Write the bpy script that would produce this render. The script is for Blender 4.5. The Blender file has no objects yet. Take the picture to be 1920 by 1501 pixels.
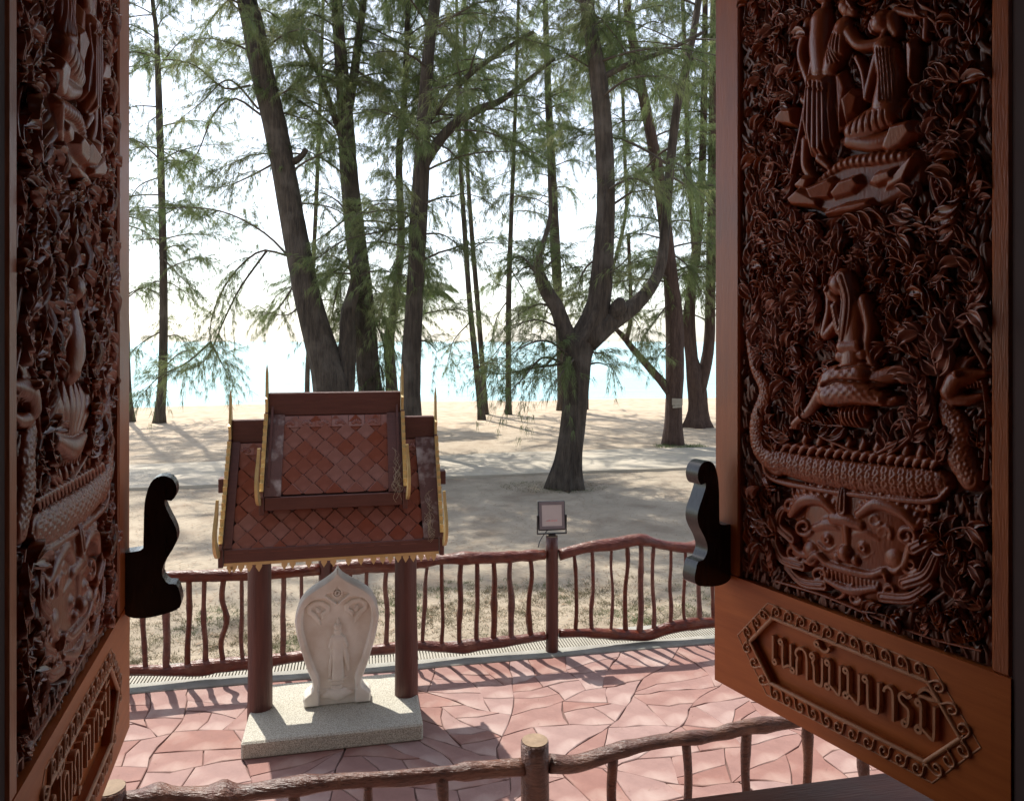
import bpy, math, random
import numpy as np
from mathutils import Vector, Matrix
from mathutils.geometry import tessellate_polygon
random.seed(7); RNG = np.random.default_rng(11)
SC = bpy.context.scene; COL = SC.collection
R = math.radians

# ------------------------------------------------------------------ camera, sky, sun, exposure
FPX, CX, HY, CZ = 1400.0, 960.0, 640.5, 2.76      # focal length in photo pixels, centre column, horizon row, eye height above terrace
cam = bpy.data.cameras.new('camera'); camo = bpy.data.objects.new('camera', cam); COL.objects.link(camo)
cam.sensor_width = 36; cam.lens = 36*FPX/1920; cam.shift_y = (HY-750.5)/1920
cam.clip_start = 0.05; cam.clip_end = 60000
camo.location = (0, 0, CZ); camo.rotation_euler = (R(90), 0, 0)
SC.camera = camo
SUN_EL, SUN_AZ = R(59.0), R(-33.7)
W = bpy.data.worlds.new('World'); SC.world = W; W.use_nodes = True
nt = W.node_tree; bg = nt.nodes['Background']
sky = nt.nodes.new('ShaderNodeTexSky'); sky.sky_type = 'NISHITA'; sky.sun_disc = False
sky.sun_elevation = SUN_EL; sky.sun_rotation = SUN_AZ
sky.air_density = 1.0; sky.dust_density = 1.2; sky.ozone_density = 1.0
hsv = nt.nodes.new('ShaderNodeHueSaturation'); hsv.inputs['Saturation'].default_value = .55      # hazy white tropical sky
nt.links.new(sky.outputs[0], hsv.inputs['Color']); nt.links.new(hsv.outputs[0], bg.inputs[0]); bg.inputs[1].default_value = 0.15
sl = bpy.data.lights.new('sun', 'SUN'); sl.energy = 3.5; sl.angle = R(0.55); sl.color = (1.0, 0.95, 0.86)
so = bpy.data.objects.new('sun', sl); COL.objects.link(so)
sv = Vector((math.sin(SUN_AZ)*math.cos(SUN_EL), math.cos(SUN_AZ)*math.cos(SUN_EL), math.sin(SUN_EL)))
so.rotation_euler = sv.to_track_quat('Z', 'Y').to_euler(); so.location = (-10, 20, 30)
SC.view_settings.view_transform = 'Standard'; SC.view_settings.look = 'None'
SC.view_settings.exposure = 1.0; SC.view_settings.gamma = 1.0; SC.view_settings.use_curve_mapping = False
SC.render.engine = 'CYCLES'
SC.cycles.use_denoising = True
SC.cycles.max_bounces = 6; SC.cycles.diffuse_bounces = 4; SC.cycles.glossy_bounces = 3; SC.cycles.transmission_bounces = 4
SC.cycles.transparent_max_bounces = 6; SC.cycles.sample_clamp_indirect = 6

# ------------------------------------------------------------------ picture geometry helpers (real distances from ground contact)
def ground(px, py, h=0.0):
    y = FPX*(CZ-h)/(py-HY); return Vector(((px-CX)/FPX*y, y, h))
def atd(px, py, y):
    return Vector(((px-CX)/FPX*y, y, CZ-(py-HY)/FPX*y))
BA = R(11.5); BX = Vector((math.cos(BA), math.sin(BA), 0)); BY = Vector((-math.sin(BA), math.cos(BA), 0))   # axes of the temple grounds
def bf(x, y, z=0): return BX*x + BY*y + Vector((0, 0, z))
def online(px, py, yb):            # pixel on the vertical plane yb = const of the grounds
    d = Vector(((px-CX)/FPX, 1, -(py-HY)/FPX)); t = yb/d.dot(BY); return d*t + Vector((0, 0, CZ))

# ------------------------------------------------------------------ mesh helpers
def link(o, parent=None):
    COL.objects.link(o)
    if parent is not None: o.parent = parent
    return o
def newmesh(name, V, F, mat=None, smooth=True):
    me = bpy.data.meshes.new(name)
    if isinstance(F, np.ndarray):
        V = np.asarray(V, dtype=np.float32); n, k = F.shape
        me.vertices.add(len(V)); me.vertices.foreach_set('co', V.ravel())
        me.loops.add(n*k); me.loops.foreach_set('vertex_index', F.astype(np.int32).ravel())
        me.polygons.add(n); me.polygons.foreach_set('loop_start', np.arange(0, n*k, k, dtype=np.int32))
        me.polygons.foreach_set('loop_total', np.full(n, k, dtype=np.int32))
        me.update(calc_edges=True)
    else:
        me.from_pydata([tuple(v) for v in V], [], [tuple(f) for f in F]); me.update()
    me.polygons.foreach_set('use_smooth', np.full(len(me.polygons), smooth))
    if mat: me.materials.append(mat)
    return me
def ob(name, V, F, mat=None, parent=None, smooth=True):
    return link(bpy.data.objects.new(name, newmesh(name, V, F, mat, smooth)), parent)
def inst(name, me, parent=None, M=None):
    o = bpy.data.objects.new(name, me); link(o, parent)
    if M is not None: o.matrix_local = M
    return o
def empty(name, loc=(0, 0, 0), rz=0.0):
    o = bpy.data.objects.new(name, None); o.location = loc; o.rotation_euler = (0, 0, rz); o.empty_display_size = .1
    return link(o)
def tag(o, label, cat, group=None, kind=None):
    if label: o['label'] = label
    if cat: o['category'] = cat
    if group: o['group'] = group
    if kind: o['kind'] = kind
    return o
def struct(o): o['kind'] = 'structure'; return o

class MB:                                   # mesh collector
    def __init__(s): s.V = []; s.F = []
    def add(s, V, F):
        b = len(s.V); s.V.extend([tuple(v) for v in V]); s.F.extend([tuple(i+b for i in f) for f in F]); return s
    def box(s, a, b, bev=0.0):
        return s.add(*boxvf(a, b, bev))
    def build(s, name, mat, parent=None, smooth=False): return ob(name, s.V, s.F, mat, parent, smooth)
def boxvf(a, b, bev=0.0):
    x0, y0, z0 = a; x1, y1, z1 = b
    if bev <= 0:
        V = [(x0,y0,z0),(x1,y0,z0),(x1,y1,z0),(x0,y1,z0),(x0,y0,z1),(x1,y0,z1),(x1,y1,z1),(x0,y1,z1)]
        F = [(0,3,2,1),(4,5,6,7),(0,1,5,4),(1,2,6,5),(2,3,7,6),(3,0,4,7)]
        return V, F
    lo = np.array(a, float); hi = np.array(b, float); V = []; idx = {}
    for i in range(8):
        c = [(i >> k) & 1 for k in range(3)]
        for ax in range(3):
            p = [hi[k] if c[k] else lo[k] for k in range(3)]
            for k in range(3):
                if k != ax: p[k] += -bev if c[k] else bev
            idx[(i, ax)] = len(V); V.append(tuple(p))
    F = []
    for ax in range(3):
        o1, o2 = (ax+1) % 3, (ax+2) % 3
        for sgn in (0, 1):
            q = []
            for (p1, p2) in ((0,0),(1,0),(1,1),(0,1)):
                i = (sgn << ax) | (p1 << o1) | (p2 << o2); q.append(idx[(i, ax)])
            F.append(q if sgn else q[::-1])
    for ax in range(3):
        o1, o2 = (ax+1) % 3, (ax+2) % 3
        for p1 in (0, 1):
            for p2 in (0, 1):
                i0 = (p1 << o1) | (p2 << o2); i1 = i0 | (1 << ax)
                q = [idx[(i0, o1)], idx[(i1, o1)], idx[(i1, o2)], idx[(i0, o2)]]
                F.append(q if (p1 ^ p2) else q[::-1])
    for i in range(8):
        q = [idx[(i, 0)], idx[(i, 1)], idx[(i, 2)]]
        F.append(q if bin(i).count('1') % 2 else q[::-1])
    return V, F
def cr(P, n):                               # Catmull-Rom resampling, any dimension
    P = np.asarray(P, float)
    if len(P) == 2: return P[0] + (P[1]-P[0])*np.linspace(0, 1, n)[:, None]
    Q = np.vstack([2*P[0]-P[1], P, 2*P[-1]-P[-2]]); m = len(P)-1; out = []
    L = np.linalg.norm(np.diff(P[:, :3] if P.shape[1] > 2 else P, axis=0), axis=1); cum = np.r_[0, np.cumsum(L)]
    for s in np.linspace(0, cum[-1], n):
        i = min(np.searchsorted(cum, s, 'right')-1, m-1); t = (s-cum[i])/max(L[i], 1e-9)
        a, b, c, d = Q[i:i+4]
        out.append(.5*((2*b)+(-a+c)*t+(2*a-5*b+4*c-d)*t*t+(-a+3*b-3*c+d)*t**3))
    return np.array(out)
def tubevf(P, Rd, seg=8, rough=0.0, caps=True, rfun=None, rng=None):
    P = np.asarray(P, float); n = len(P); Rd = np.broadcast_to(np.asarray(Rd, float), (n,))
    T = np.gradient(P, axis=0); T /= np.linalg.norm(T, axis=1)[:, None]+1e-12
    u = np.cross(T[0], (0, 0, 1.0) if abs(T[0][2]) < .9 else (1.0, 0, 0)); u /= np.linalg.norm(u)
    V = []; A = np.linspace(0, 2*np.pi, seg, endpoint=False)
    for i in range(n):
        u = u - T[i]*u.dot(T[i]); u /= np.linalg.norm(u); w = np.cross(T[i], u)
        r = np.full(seg, Rd[i])
        if rough: r = r*(1+rough*(rng or RNG).normal(size=seg))
        if rfun is not None: r = r*rfun(i/(n-1), A)
        V.append(P[i]+np.outer(np.cos(A)*r, u)+np.outer(np.sin(A)*r, w))
    V = np.vstack(V); F = []
    for i in range(n-1):
        for j in range(seg):
            a = i*seg+j; b = i*seg+(j+1) % seg; F.append((a, b, b+seg, a+seg))
    if caps:
        F.append(tuple(range(seg))[::-1]); F.append(tuple((n-1)*seg+j for j in range(seg)))
    return V, F
def prism(poly, y0, y1):                    # outline in (x,z), extruded along y
    n = len(poly); V = [(p[0], y0, p[1]) for p in poly]+[(p[0], y1, p[1]) for p in poly]
    F = [(i, (i+1) % n, n+(i+1) % n, n+i) for i in range(n)]
    tri = tessellate_polygon([[Vector((p[0], p[1], 0)) for p in poly]])
    F += [tuple(t) for t in tri]+[tuple(n+i for i in t[::-1]) for t in tri]
    return V, F
def autosmooth(o, a=38):
    o.data.polygons.foreach_set('use_smooth', np.full(len(o.data.polygons), True)); o.data.set_sharp_from_angle(angle=R(a)); return o
def fixnormals(o):
    import bmesh
    bm = bmesh.new(); bm.from_mesh(o.data); bmesh.ops.recalc_face_normals(bm, faces=bm.faces); bm.to_mesh(o.data); bm.free(); return o

# ------------------------------------------------------------------ materials
def mat(name, c1, c2=None, scale=6.0, rough=.7, bump=0.0, bscale=30.0, stretch=(1, 1, 1), rand=0.0, spec=.5, detail=6.0,
        c3=None, c3scale=1.2, c3amt=.5, metal=0.0, rrough=0.0, coords='Object', translucent=0.0, coat=0.0, bdist=.01):
    m = bpy.data.materials.new(name); m.use_nodes = True; t = m.node_tree; N = t.nodes; Lk = t.links
    b = N['Principled BSDF']; b.inputs['Roughness'].default_value = rough; b.inputs['Specular IOR Level'].default_value = spec
    b.inputs['Metallic'].default_value = metal
    if coat: b.inputs['Coat Weight'].default_value = coat; b.inputs['Coat Roughness'].default_value = .18
    tc = N.new('ShaderNodeTexCoord'); mp = N.new('ShaderNodeMapping'); mp.inputs['Scale'].default_value = stretch
    Lk.new(tc.outputs[coords], mp.inputs[0])
    n1 = N.new('ShaderNodeTexNoise'); n1.inputs['Scale'].default_value = scale; n1.inputs['Detail'].default_value = detail
    n1.inputs['Roughness'].default_value = .62
    Lk.new(mp.outputs[0], n1.inputs['Vector'])
    rp = N.new('ShaderNodeValToRGB'); rp.color_ramp.elements[0].position = .32; rp.color_ramp.elements[1].position = .68
    rp.color_ramp.elements[0].color = (*c1, 1); rp.color_ramp.elements[1].color = (*(c2 or c1), 1)
    Lk.new(n1.outputs[0], rp.inputs[0]); col = rp.outputs[0]
    if c3:
        n3 = N.new('ShaderNodeTexNoise'); n3.inputs['Scale'].default_value = c3scale; n3.inputs['Detail'].default_value = 5
        Lk.new(tc.outputs[coords], n3.inputs['Vector'])
        r3 = N.new('ShaderNodeValToRGB'); r3.color_ramp.elements[0].position = .5; r3.color_ramp.elements[1].position = .68
        r3.color_ramp.elements[0].color = (0, 0, 0, 1); r3.color_ramp.elements[1].color = (c3amt, c3amt, c3amt, 1)
        Lk.new(n3.outputs[0], r3.inputs[0])
        mx = N.new('ShaderNodeMix'); mx.data_type = 'RGBA'; Lk.new(r3.outputs[0], mx.inputs[0]); Lk.new(col, mx.inputs[6])
        mx.inputs[7].default_value = (*c3, 1); col = mx.outputs[2]
    if rand:
        oi = N.new('ShaderNodeObjectInfo'); mr = N.new('ShaderNodeMapRange'); mr.inputs[3].default_value = 1-rand; mr.inputs[4].default_value = 1+rand
        Lk.new(oi.outputs['Random'], mr.inputs[0])
        hv = N.new('ShaderNodeHueSaturation'); Lk.new(mr.outputs[0], hv.inputs['Value']); Lk.new(col, hv.inputs['Color'])
        ms = N.new('ShaderNodeMapRange'); ms.inputs[3].default_value = 1.15; ms.inputs[4].default_value = .8
        Lk.new(oi.outputs['Random'], ms.inputs[0]); Lk.new(ms.outputs[0], hv.inputs['Saturation']); col = hv.outputs[0]
    Lk.new(col, b.inputs['Base Color'])
    if rrough:
        rr = N.new('ShaderNodeMapRange'); rr.inputs[3].default_value = rough-rrough; rr.inputs[4].default_value = rough+rrough
        Lk.new(n1.outputs[0], rr.inputs[0]); Lk.new(rr.outputs[0], b.inputs['Roughness'])
    if bump:
        n2 = N.new('ShaderNodeTexNoise'); n2.inputs['Scale'].default_value = bscale; n2.inputs['Detail'].default_value = 5
        Lk.new(mp.outputs[0], n2.inputs['Vector'])
        bp = N.new('ShaderNodeBump'); bp.inputs['Strength'].default_value = bump; bp.inputs['Distance'].default_value = bdist
        Lk.new(n2.outputs[0], bp.inputs['Height']); Lk.new(bp.outputs[0], b.inputs['Normal'])
    if translucent:
        tr = N.new('ShaderNodeBsdfTranslucent'); Lk.new(col, tr.inputs[0]); ms2 = N.new('ShaderNodeMixShader'); ms2.inputs[0].default_value = translucent
        out = N['Material Output']; Lk.new(b.outputs[0], ms2.inputs[1]); Lk.new(tr.outputs[0], ms2.inputs[2]); Lk.new(ms2.outputs[0], out.inputs[0])
    return m
M = {}
M['door'] = mat('teak_frame', (.29,.070,.018), (.40,.112,.028), 5, .36, .25, 40, (9, 9, .8), c3=(.17,.08,.045), c3scale=3, c3amt=.5, bdist=.003, rrough=.08, spec=.55)
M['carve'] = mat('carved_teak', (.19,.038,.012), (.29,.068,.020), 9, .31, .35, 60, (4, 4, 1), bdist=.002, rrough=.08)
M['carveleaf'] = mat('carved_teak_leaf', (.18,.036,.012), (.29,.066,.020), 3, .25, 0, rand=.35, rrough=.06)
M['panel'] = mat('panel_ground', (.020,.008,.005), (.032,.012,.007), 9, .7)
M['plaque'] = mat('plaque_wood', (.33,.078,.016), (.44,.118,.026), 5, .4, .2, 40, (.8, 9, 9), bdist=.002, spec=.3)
M['carveground'] = mat('carved_ground_teak', (.085,.022,.010), (.14,.038,.016), 9, .36, .3, 60, bdist=.002)  # darker than the leaves: grime plus recess shade put into the colour
M['worn'] = mat('worn_lit_carving', (.36,.155,.075), (.48,.23,.12), 12, .4, .1, 60, spec=.4)  # paler for wear, and lifted further to paint in light on raised edges
M['black'] = mat('black_lacquer', (.013,.012,.012), (.024,.021,.02), 9, .24, .25, 40, (4, 4, 1), bdist=.002, spec=.5)
M['post'] = mat('stained_post', (.060,.014,.010), (.098,.026,.017), 5, .45, .5, 22, (6, 6, .5), c3=(.05,.012,.01), c3amt=.6, bdist=.008)
M['rail'] = mat('varnished_branch', (.068,.013,.008), (.135,.029,.015), 7, .38, .9, 18, (1, 3, 3), rand=.18, c3=(.20,.08,.045), c3scale=9, c3amt=.4, bdist=.01)
M['rail_near'] = mat('worn_branch', (.05,.016,.010), (.11,.038,.022), 8, .4, 1.0, 22, (1, 4, 4), rand=.1, c3=(.20,.09,.05), c3scale=6.5, c3amt=.45, bdist=.01)
M['cutwood'] = mat('cut_wood', (.16,.105,.062), (.27,.185,.115), 14, .7, .3, 40)
M['deck'] = mat('dark_deck', (.03,.011,.009), (.04,.015,.012), 6, .8)
M['litter'] = mat('dry_needles', (.16,.10,.055), (.26,.17,.10), 3, .8)
M['roofwood'] = mat('dark_roof_board', (.075,.022,.016), (.105,.034,.024), 6, .5, .35, 30, (1, 8, 8), bdist=.004)
M['oldboard'] = mat('weathered_board', (.085,.035,.028), (.12,.05,.04), 6, .6, .5, 26, (6, 6, .7), c3=(.40,.34,.32), c3scale=9, c3amt=.9, bdist=.004)
M['tile'] = mat('glazed_tile', (.19,.068,.048), (.27,.105,.078), 5, .18, .12, 25, rand=.11, c3=(.28,.13,.105), c3scale=6, c3amt=.35, bdist=.003)
M['gold'] = mat('gold_paint', (.46,.33,.13), (.60,.46,.22), 12, .38, .2, 40, metal=.25, bdist=.003)
M['goldflat'] = mat('ochre_paint', (.50,.33,.13), (.60,.42,.20), 12, .6, .2, 40)
M['stone'] = mat('pale_sandstone', (.62,.57,.50), (.76,.72,.65), 5, .85, .5, 120, c3=(.52,.42,.33), c3scale=4, c3amt=.55, bdist=.003)
M['pebble'] = mat('washed_pebble', (.19,.175,.14), (.58,.55,.46), 150, .8, .9, 150, detail=2, bdist=.005)
M['paver'] = mat('stamped_concrete', (.20,.102,.087), (.285,.158,.133), 4.2, .78, .35, 34, rand=.10, c3=(.36,.26,.225), c3scale=3.0, c3amt=.7, bdist=.006, rrough=.1)
M['joint'] = mat('joint_dirt', (.125,.068,.058), (.17,.10,.085), 12, .9, .3, 60)
M['concrete'] = mat('grey_concrete', (.22,.21,.185), (.34,.325,.29), 5, .85, .4, 60, c3=(.22,.23,.19), c3scale=2, c3amt=.5)
M['drain'] = mat('pale_drain_cover', (.27,.25,.20), (.34,.315,.26), 8, .7)
M['road'] = mat('pale_road', (.33,.29,.225), (.42,.37,.295), 2.5, .9, .4, 30, c3=(.28,.24,.19), c3scale=.7, c3amt=.6)
M['bark'] = mat('bark', (.026,.019,.014), (.085,.064,.048), 7, .95, 1.0, 15, (2.2, 2.2, .30), c3=(.12,.10,.082), c3scale=2.3, c3amt=.6, bdist=.05)
M['redbark'] = mat('red_bark', (.045,.024,.018), (.10,.06,.045), 7, .95, 1.0, 15, (2.2, 2.2, .4), bdist=.04)
M['twig'] = mat('twig', (.06,.045,.035), (.11,.085,.065), 4, .9)
M['needle'] = mat('needles', (.10,.15,.06), (.215,.25,.105), .9, .55, c3=(.30,.28,.14), c3scale=.6, c3amt=.55, translucent=.6, spec=.3)
M['palm'] = mat('palm_leaf', (.06,.10,.03), (.10,.14,.04), 2, .5, translucent=.4)
M['grass'] = mat('dry_grass', (.15,.125,.07), (.22,.185,.11), 2, .8, c3=(.06,.115,.022), c3scale=1.0, c3amt=.95, translucent=.25)
M['weed'] = mat('green_weed', (.07,.12,.03), (.12,.17,.05), 3, .6, translucent=.3)
M['darkmetal'] = mat('dark_metal', (.015,.014,.016), (.025,.022,.026), 8, .45)
M['bezel'] = mat('grey_bezel', (.16,.14,.15), (.2,.18,.19), 8, .5)
M['lens'] = mat('diffuser_glass', (.50,.46,.445), (.55,.51,.49), 4, .2)
M['redprint'] = mat('pink_print', (.6,.2,.2), (.7,.4,.4), 60, .5)
M['wall'] = mat('temple_plaster', (.30,.25,.20), (.38,.32,.26), 3, .8, .2, 30)
M['soffit'] = mat('pale_soffit', (.48,.36,.26), (.56,.43,.32), 4, .7)
M['dark'] = mat('dark_room', (.04,.028,.02), (.06,.04,.03), 3, .8)
M['ledge'] = mat('ledge_wood', (.12,.034,.020), (.19,.06,.036), 4, .55, .3, 30, (.8, 8, 8), spec=.25, c3=(.12,.09,.075), c3scale=3, c3amt=.6, bdist=.004)
M['signwood'] = mat('sign_board', (.26,.22,.17), (.36,.32,.26), 6, .8, .3, 20)

# ------------------------------------------------------------------ setting: ground, road, terrace, sea, temple
def vnoise(x, y, s=0):
    return (np.sin(x*1.7+s)*np.cos(y*2.3-s*.7)+.5*np.sin(x*4.1+y*3.3+s*2)+.3*np.cos(x*9.1-y*7.7+s))/1.8
def ground_z(y):
    return np.interp(y, [-60, 6.70, 6.78, 14, 30, 41.8, 60, 130], [-.35, -.35, -.05, -.06, -.06, -.60, -1.6, -6])
def gmat():
    m = mat('sand_and_dirt', (.24,.195,.142), (.36,.298,.22), 1.1, .95, .55, 14, c3=(.17,.125,.085), c3scale=1.3, c3amt=.7, bdist=.03)
    t = m.node_tree; N = t.nodes; b = N['Principled BSDF']; old = b.inputs['Base Color'].links[0].from_socket
    tc = N.new('ShaderNodeTexCoord'); sp = N.new('ShaderNodeSeparateXYZ'); t.links.new(tc.outputs['Object'], sp.inputs[0])
    nz = N.new('ShaderNodeTexNoise'); nz.inputs['Scale'].default_value = .35; nz.inputs['Detail'].default_value = 6; t.links.new(tc.outputs['Object'], nz.inputs[0])
    ad = N.new('ShaderNodeMath'); ad.operation = 'MULTIPLY_ADD'; ad.inputs[1].default_value = 12; t.links.new(nz.outputs[0], ad.inputs[0]); t.links.new(sp.outputs['Y'], ad.inputs[2])
    mr = N.new('ShaderNodeMapRange'); mr.inputs[1].default_value = 22; mr.inputs[2].default_value = 33; t.links.new(ad.outputs[0], mr.inputs[0])
    n2 = N.new('ShaderNodeTexNoise'); n2.inputs['Scale'].default_value = 2.5; n2.inputs['Detail'].default_value = 8; t.links.new(tc.outputs['Object'], n2.inputs[0])
    rp = N.new('ShaderNodeValToRGB'); rp.color_ramp.elements[0].color = (.34,.262,.178,1); rp.color_ramp.elements[1].color = (.46,.365,.265,1)
    rp.color_ramp.elements[0].position = .35; rp.color_ramp.elements[1].position = .65; t.links.new(n2.outputs[0], rp.inputs[0])
    mx = N.new('ShaderNodeMix'); mx.data_type = 'RGBA'; t.links.new(mr.outputs[0], mx.inputs[0]); t.links.new(old, mx.inputs[6]); t.links.new(rp.outputs[0], mx.inputs[7])
    t.links.new(mx.outputs[2], b.inputs['Base Color']); return m
xs = np.unique(np.r_[np.linspace(-600, -30, 12), np.linspace(-30, 30, 151), np.linspace(30, 600, 12)])
ys = np.unique(np.r_[np.linspace(-60, 6.6, 6), 6.70, 6.78, np.linspace(6.9, 42, 160), np.linspace(43, 130, 30)])
X, Y = np.meshgrid(xs, ys); Z = ground_z(Y) + np.where(Y > 7, .022*vnoise(X*.8, Y*.8)+.012*vnoise(X*2.7, Y*2.7, 3)+.05*np.clip((Y-20)/10, 0, 1)*vnoise(X*.35, Y*.5, 5), 0)
road_m = (Y > 15.0) & (Y < 18.7); Z = np.where(road_m, np.minimum(Z, -.055), Z)
nx, ny = len(xs), len(ys); I = np.arange(nx*ny).reshape(ny, nx)
F = np.stack([I[:-1, :-1].ravel(), I[:-1, 1:].ravel(), I[1:, 1:].ravel(), I[1:, :-1].ravel()], 1)
g = struct(ob('ground', np.stack([X.ravel(), Y.ravel(), Z.ravel()], 1), F, gmat())); g.rotation_euler.z = BA
def gz_at(p):
    return float(ground_z(p.dot(BY)))
# road of pale concrete
rx = np.linspace(-90, 90, 181); e0 = 15.35+.06*vnoise(rx*.6, rx*0+1); e1 = 18.35+.12*vnoise(rx*.5, rx*0+4)
V = []; F = []
for i in range(181):
    V += [(rx[i], e0[i], -.12), (rx[i], e0[i]+.01, -.012), (rx[i], e1[i]-.02, -.012), (rx[i], e1[i], -.12)]
    if i: 
        a = 4*(i-1); b = 4*i
        F += [(a, b, b+1, a+1), (a+1, b+1, b+2, a+2), (a+2, b+2, b+3, a+3)]
rd = struct(ob('road', V, F, M['road'], smooth=False)); rd.rotation_euler.z = BA
# sea
def seamat():
    m = bpy.data.materials.new('sea_water'); m.use_nodes = True; t = m.node_tree; N = t.nodes; b = N['Principled BSDF']
    b.inputs['Roughness'].default_value = .22; b.inputs['IOR'].default_value = 1.33
    tc = N.new('ShaderNodeTexCoord'); mp = N.new('ShaderNodeMapping'); mp.inputs['Scale'].default_value = (.22, 1.0, 1); t.links.new(tc.outputs['Object'], mp.inputs[0])
    n = N.new('ShaderNodeTexNoise'); n.inputs['Scale'].default_value = .55; n.inputs['Detail'].default_value = 7; t.links.new(mp.outputs[0], n.inputs[0])
    bp = N.new('ShaderNodeBump'); bp.inputs['Strength'].default_value = .9; bp.inputs['Distance'].default_value = .3
    t.links.new(n.outputs[0], bp.inputs['Height']); t.links.new(bp.outputs[0], b.inputs['Normal'])
    n2 = N.new('ShaderNodeTexNoise'); n2.inputs['Scale'].default_value = .035; n2.inputs['Detail'].default_value = 5; t.links.new(mp.outputs[0], n2.inputs[0])
    rp = N.new('ShaderNodeValToRGB'); rp.color_ramp.elements[0].color = (.12,.33,.355,1); rp.color_ramp.elements[1].color = (.20,.425,.44,1)
    rp.color_ramp.elements[0].position = .35; rp.color_ramp.elements[1].position = .65
    t.links.new(n2.outputs[0], rp.inputs[0]); t.links.new(rp.outputs[0], b.inputs['Base Color']); return m
sea = struct(ob('sea', [(-30000, 38, -.6), (30000, 38, -.6), (30000, 45000, -.6), (-30000, 45000, -.6)], [(0, 1, 2, 3)], seamat())); sea.rotation_euler.z = BA

# terrace of stamped concrete: every stone its own piece, joints recessed
TY0, TY1, TX0, TX1 = 2.9, 6.335, -3.7, 4.3
terr = MB().box((-9, 1.05, -.35), (9, TY1-.004, -.014)).build('terrace', M['joint']); struct(terr); terr.rotation_euler.z = BA
tb = MB().box((-9, 1.06, -.02), (TX0-.006, TY1-.006, -.001)).box((TX1+.006, 1.06, -.02), (9, TY1-.006, -.001)).box((TX0-.006, 1.06, -.02), (TX1+.006, TY0-.006, -.001))
tb.build('paving_border', M['paver'], terr)
def clip(poly, n, c):
    out = []
    for i in range(len(poly)):
        a, b = poly[i], poly[(i+1) % len(poly)]; da, db = a.dot(n)-c, b.dot(n)-c
        if da <= 0: out.append(a)
        if da*db < 0: out.append(a+(b-a)*(da/(da-db)))
    return out
rs = random.Random(21)
def split(poly, out):
    ar = abs(sum(poly[i].x*poly[(i+1) % len(poly)].y-poly[(i+1) % len(poly)].x*poly[i].y for i in range(len(poly))))/2
    c = sum(poly, Vector((0, 0)))/len(poly); mx = sum((p.x-c.x)**2 for p in poly); my = sum((p.y-c.y)**2 for p in poly)
    if ar < rs.choice([.08, .11, .14, .19]): out.append(poly); return
    a = (0 if mx > my*rs.uniform(.8, 2.2) else math.pi/2)+rs.choice([rs.uniform(-.10, .10), rs.uniform(-.5, .5), rs.uniform(-.9, .9)])
    n = Vector((math.cos(a), math.sin(a))); d = (c+Vector((rs.uniform(-.12, .12)*math.sqrt(mx), rs.uniform(-.12, .12)*math.sqrt(my)))).dot(n)
    split(clip(poly, n, d), out); split(clip(poly, -n, -d), out)
cells = []; split([Vector((TX0, TY0)), Vector((TX1, TY0)), Vector((TX1, TY1-.002)), Vector((TX0, TY1-.002))], cells)
print('stones', len(cells))
for poly in cells:
    base = poly
    for i in range(len(base)):
        e = base[(i+1) % len(base)]-base[i]
        if e.length > 1e-5:
            n = Vector((e.y, -e.x)).normalized(); poly = clip(poly, n, base[i].dot(n)-.0022)
    poly = [p for i, p in enumerate(poly) if (p-poly[i-1]).length > 1e-4]
    if len(poly) < 3: continue
    c = sum(poly, Vector((0, 0)))/len(poly)
    # subdivide long edges with a slight wander so that joints are not ruler-straight
    pts = []
    for a, b in zip(poly, poly[1:]+poly[:1]):
        L = (b-a).length; k = max(1, int(L/.11))
        for t in range(k):
            p = a+(b-a)*(t/k)
            f_ = max(0, min(1, (TY1-p.y)/.25, (p.y-TY0)/.25, (TX1-p.x)/.25, (p.x-TX0)/.25))        # joints wander the same way on both sides
            p = p+Vector((.050*math.sin(2.9*p.x+4.1*p.y)+.022*math.sin(9.7*p.y-6.3*p.x)+.008*math.sin(31*p.y+17*p.x), .055*math.sin(3.7*p.x-2.2*p.y+1)+.024*math.cos(8.9*p.x+5.1*p.y)+.008*math.sin(29*p.x-13*p.y)))*f_
            pts.append(p)
    c = sum(pts, Vector((0, 0)))/len(pts); n = len(pts); dz = rs.uniform(-.002, .002)
    ins = [p+(c-p).normalized()*.006 for p in pts]
    V = [(p.x-c.x, p.y-c.y, -.016) for p in pts]+[(p.x-c.x, p.y-c.y, -.0045+dz) for p in pts]+[(p.x-c.x, p.y-c.y, dz) for p in ins]
    F = [(k, (k+1) % n, n+(k+1) % n, n+k) for k in range(n)]+[(n+k, n+(k+1) % n, 2*n+(k+1) % n, 2*n+k) for k in range(n)]+[tuple(2*n+k for k in range(n))]
    o = ob('paving_stone', V, F, M['paver'], terr, smooth=False); o.location = (c.x, c.y, 0)
# concrete strip under the fence with a ribbed drain cover
kb = MB().box((-14, TY1, -.35), (14, 6.50, .012), .008).box((-14, 6.72, -.35), (14, 6.86, .004), .006).box((-14, 6.50, -.35), (14, 6.72, -.03)).build('kerb', M['concrete']); struct(kb); kb.rotation_euler.z = BA
dr = MB()
k = -3.4
while k < 3.9:
    dr.box((k, 6.505, -.03), (k+.016, 6.715, .002)); k += .026
dr = dr.build('drain_cover', M['drain'], kb); dr['kind'] = 'stuff'
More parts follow.
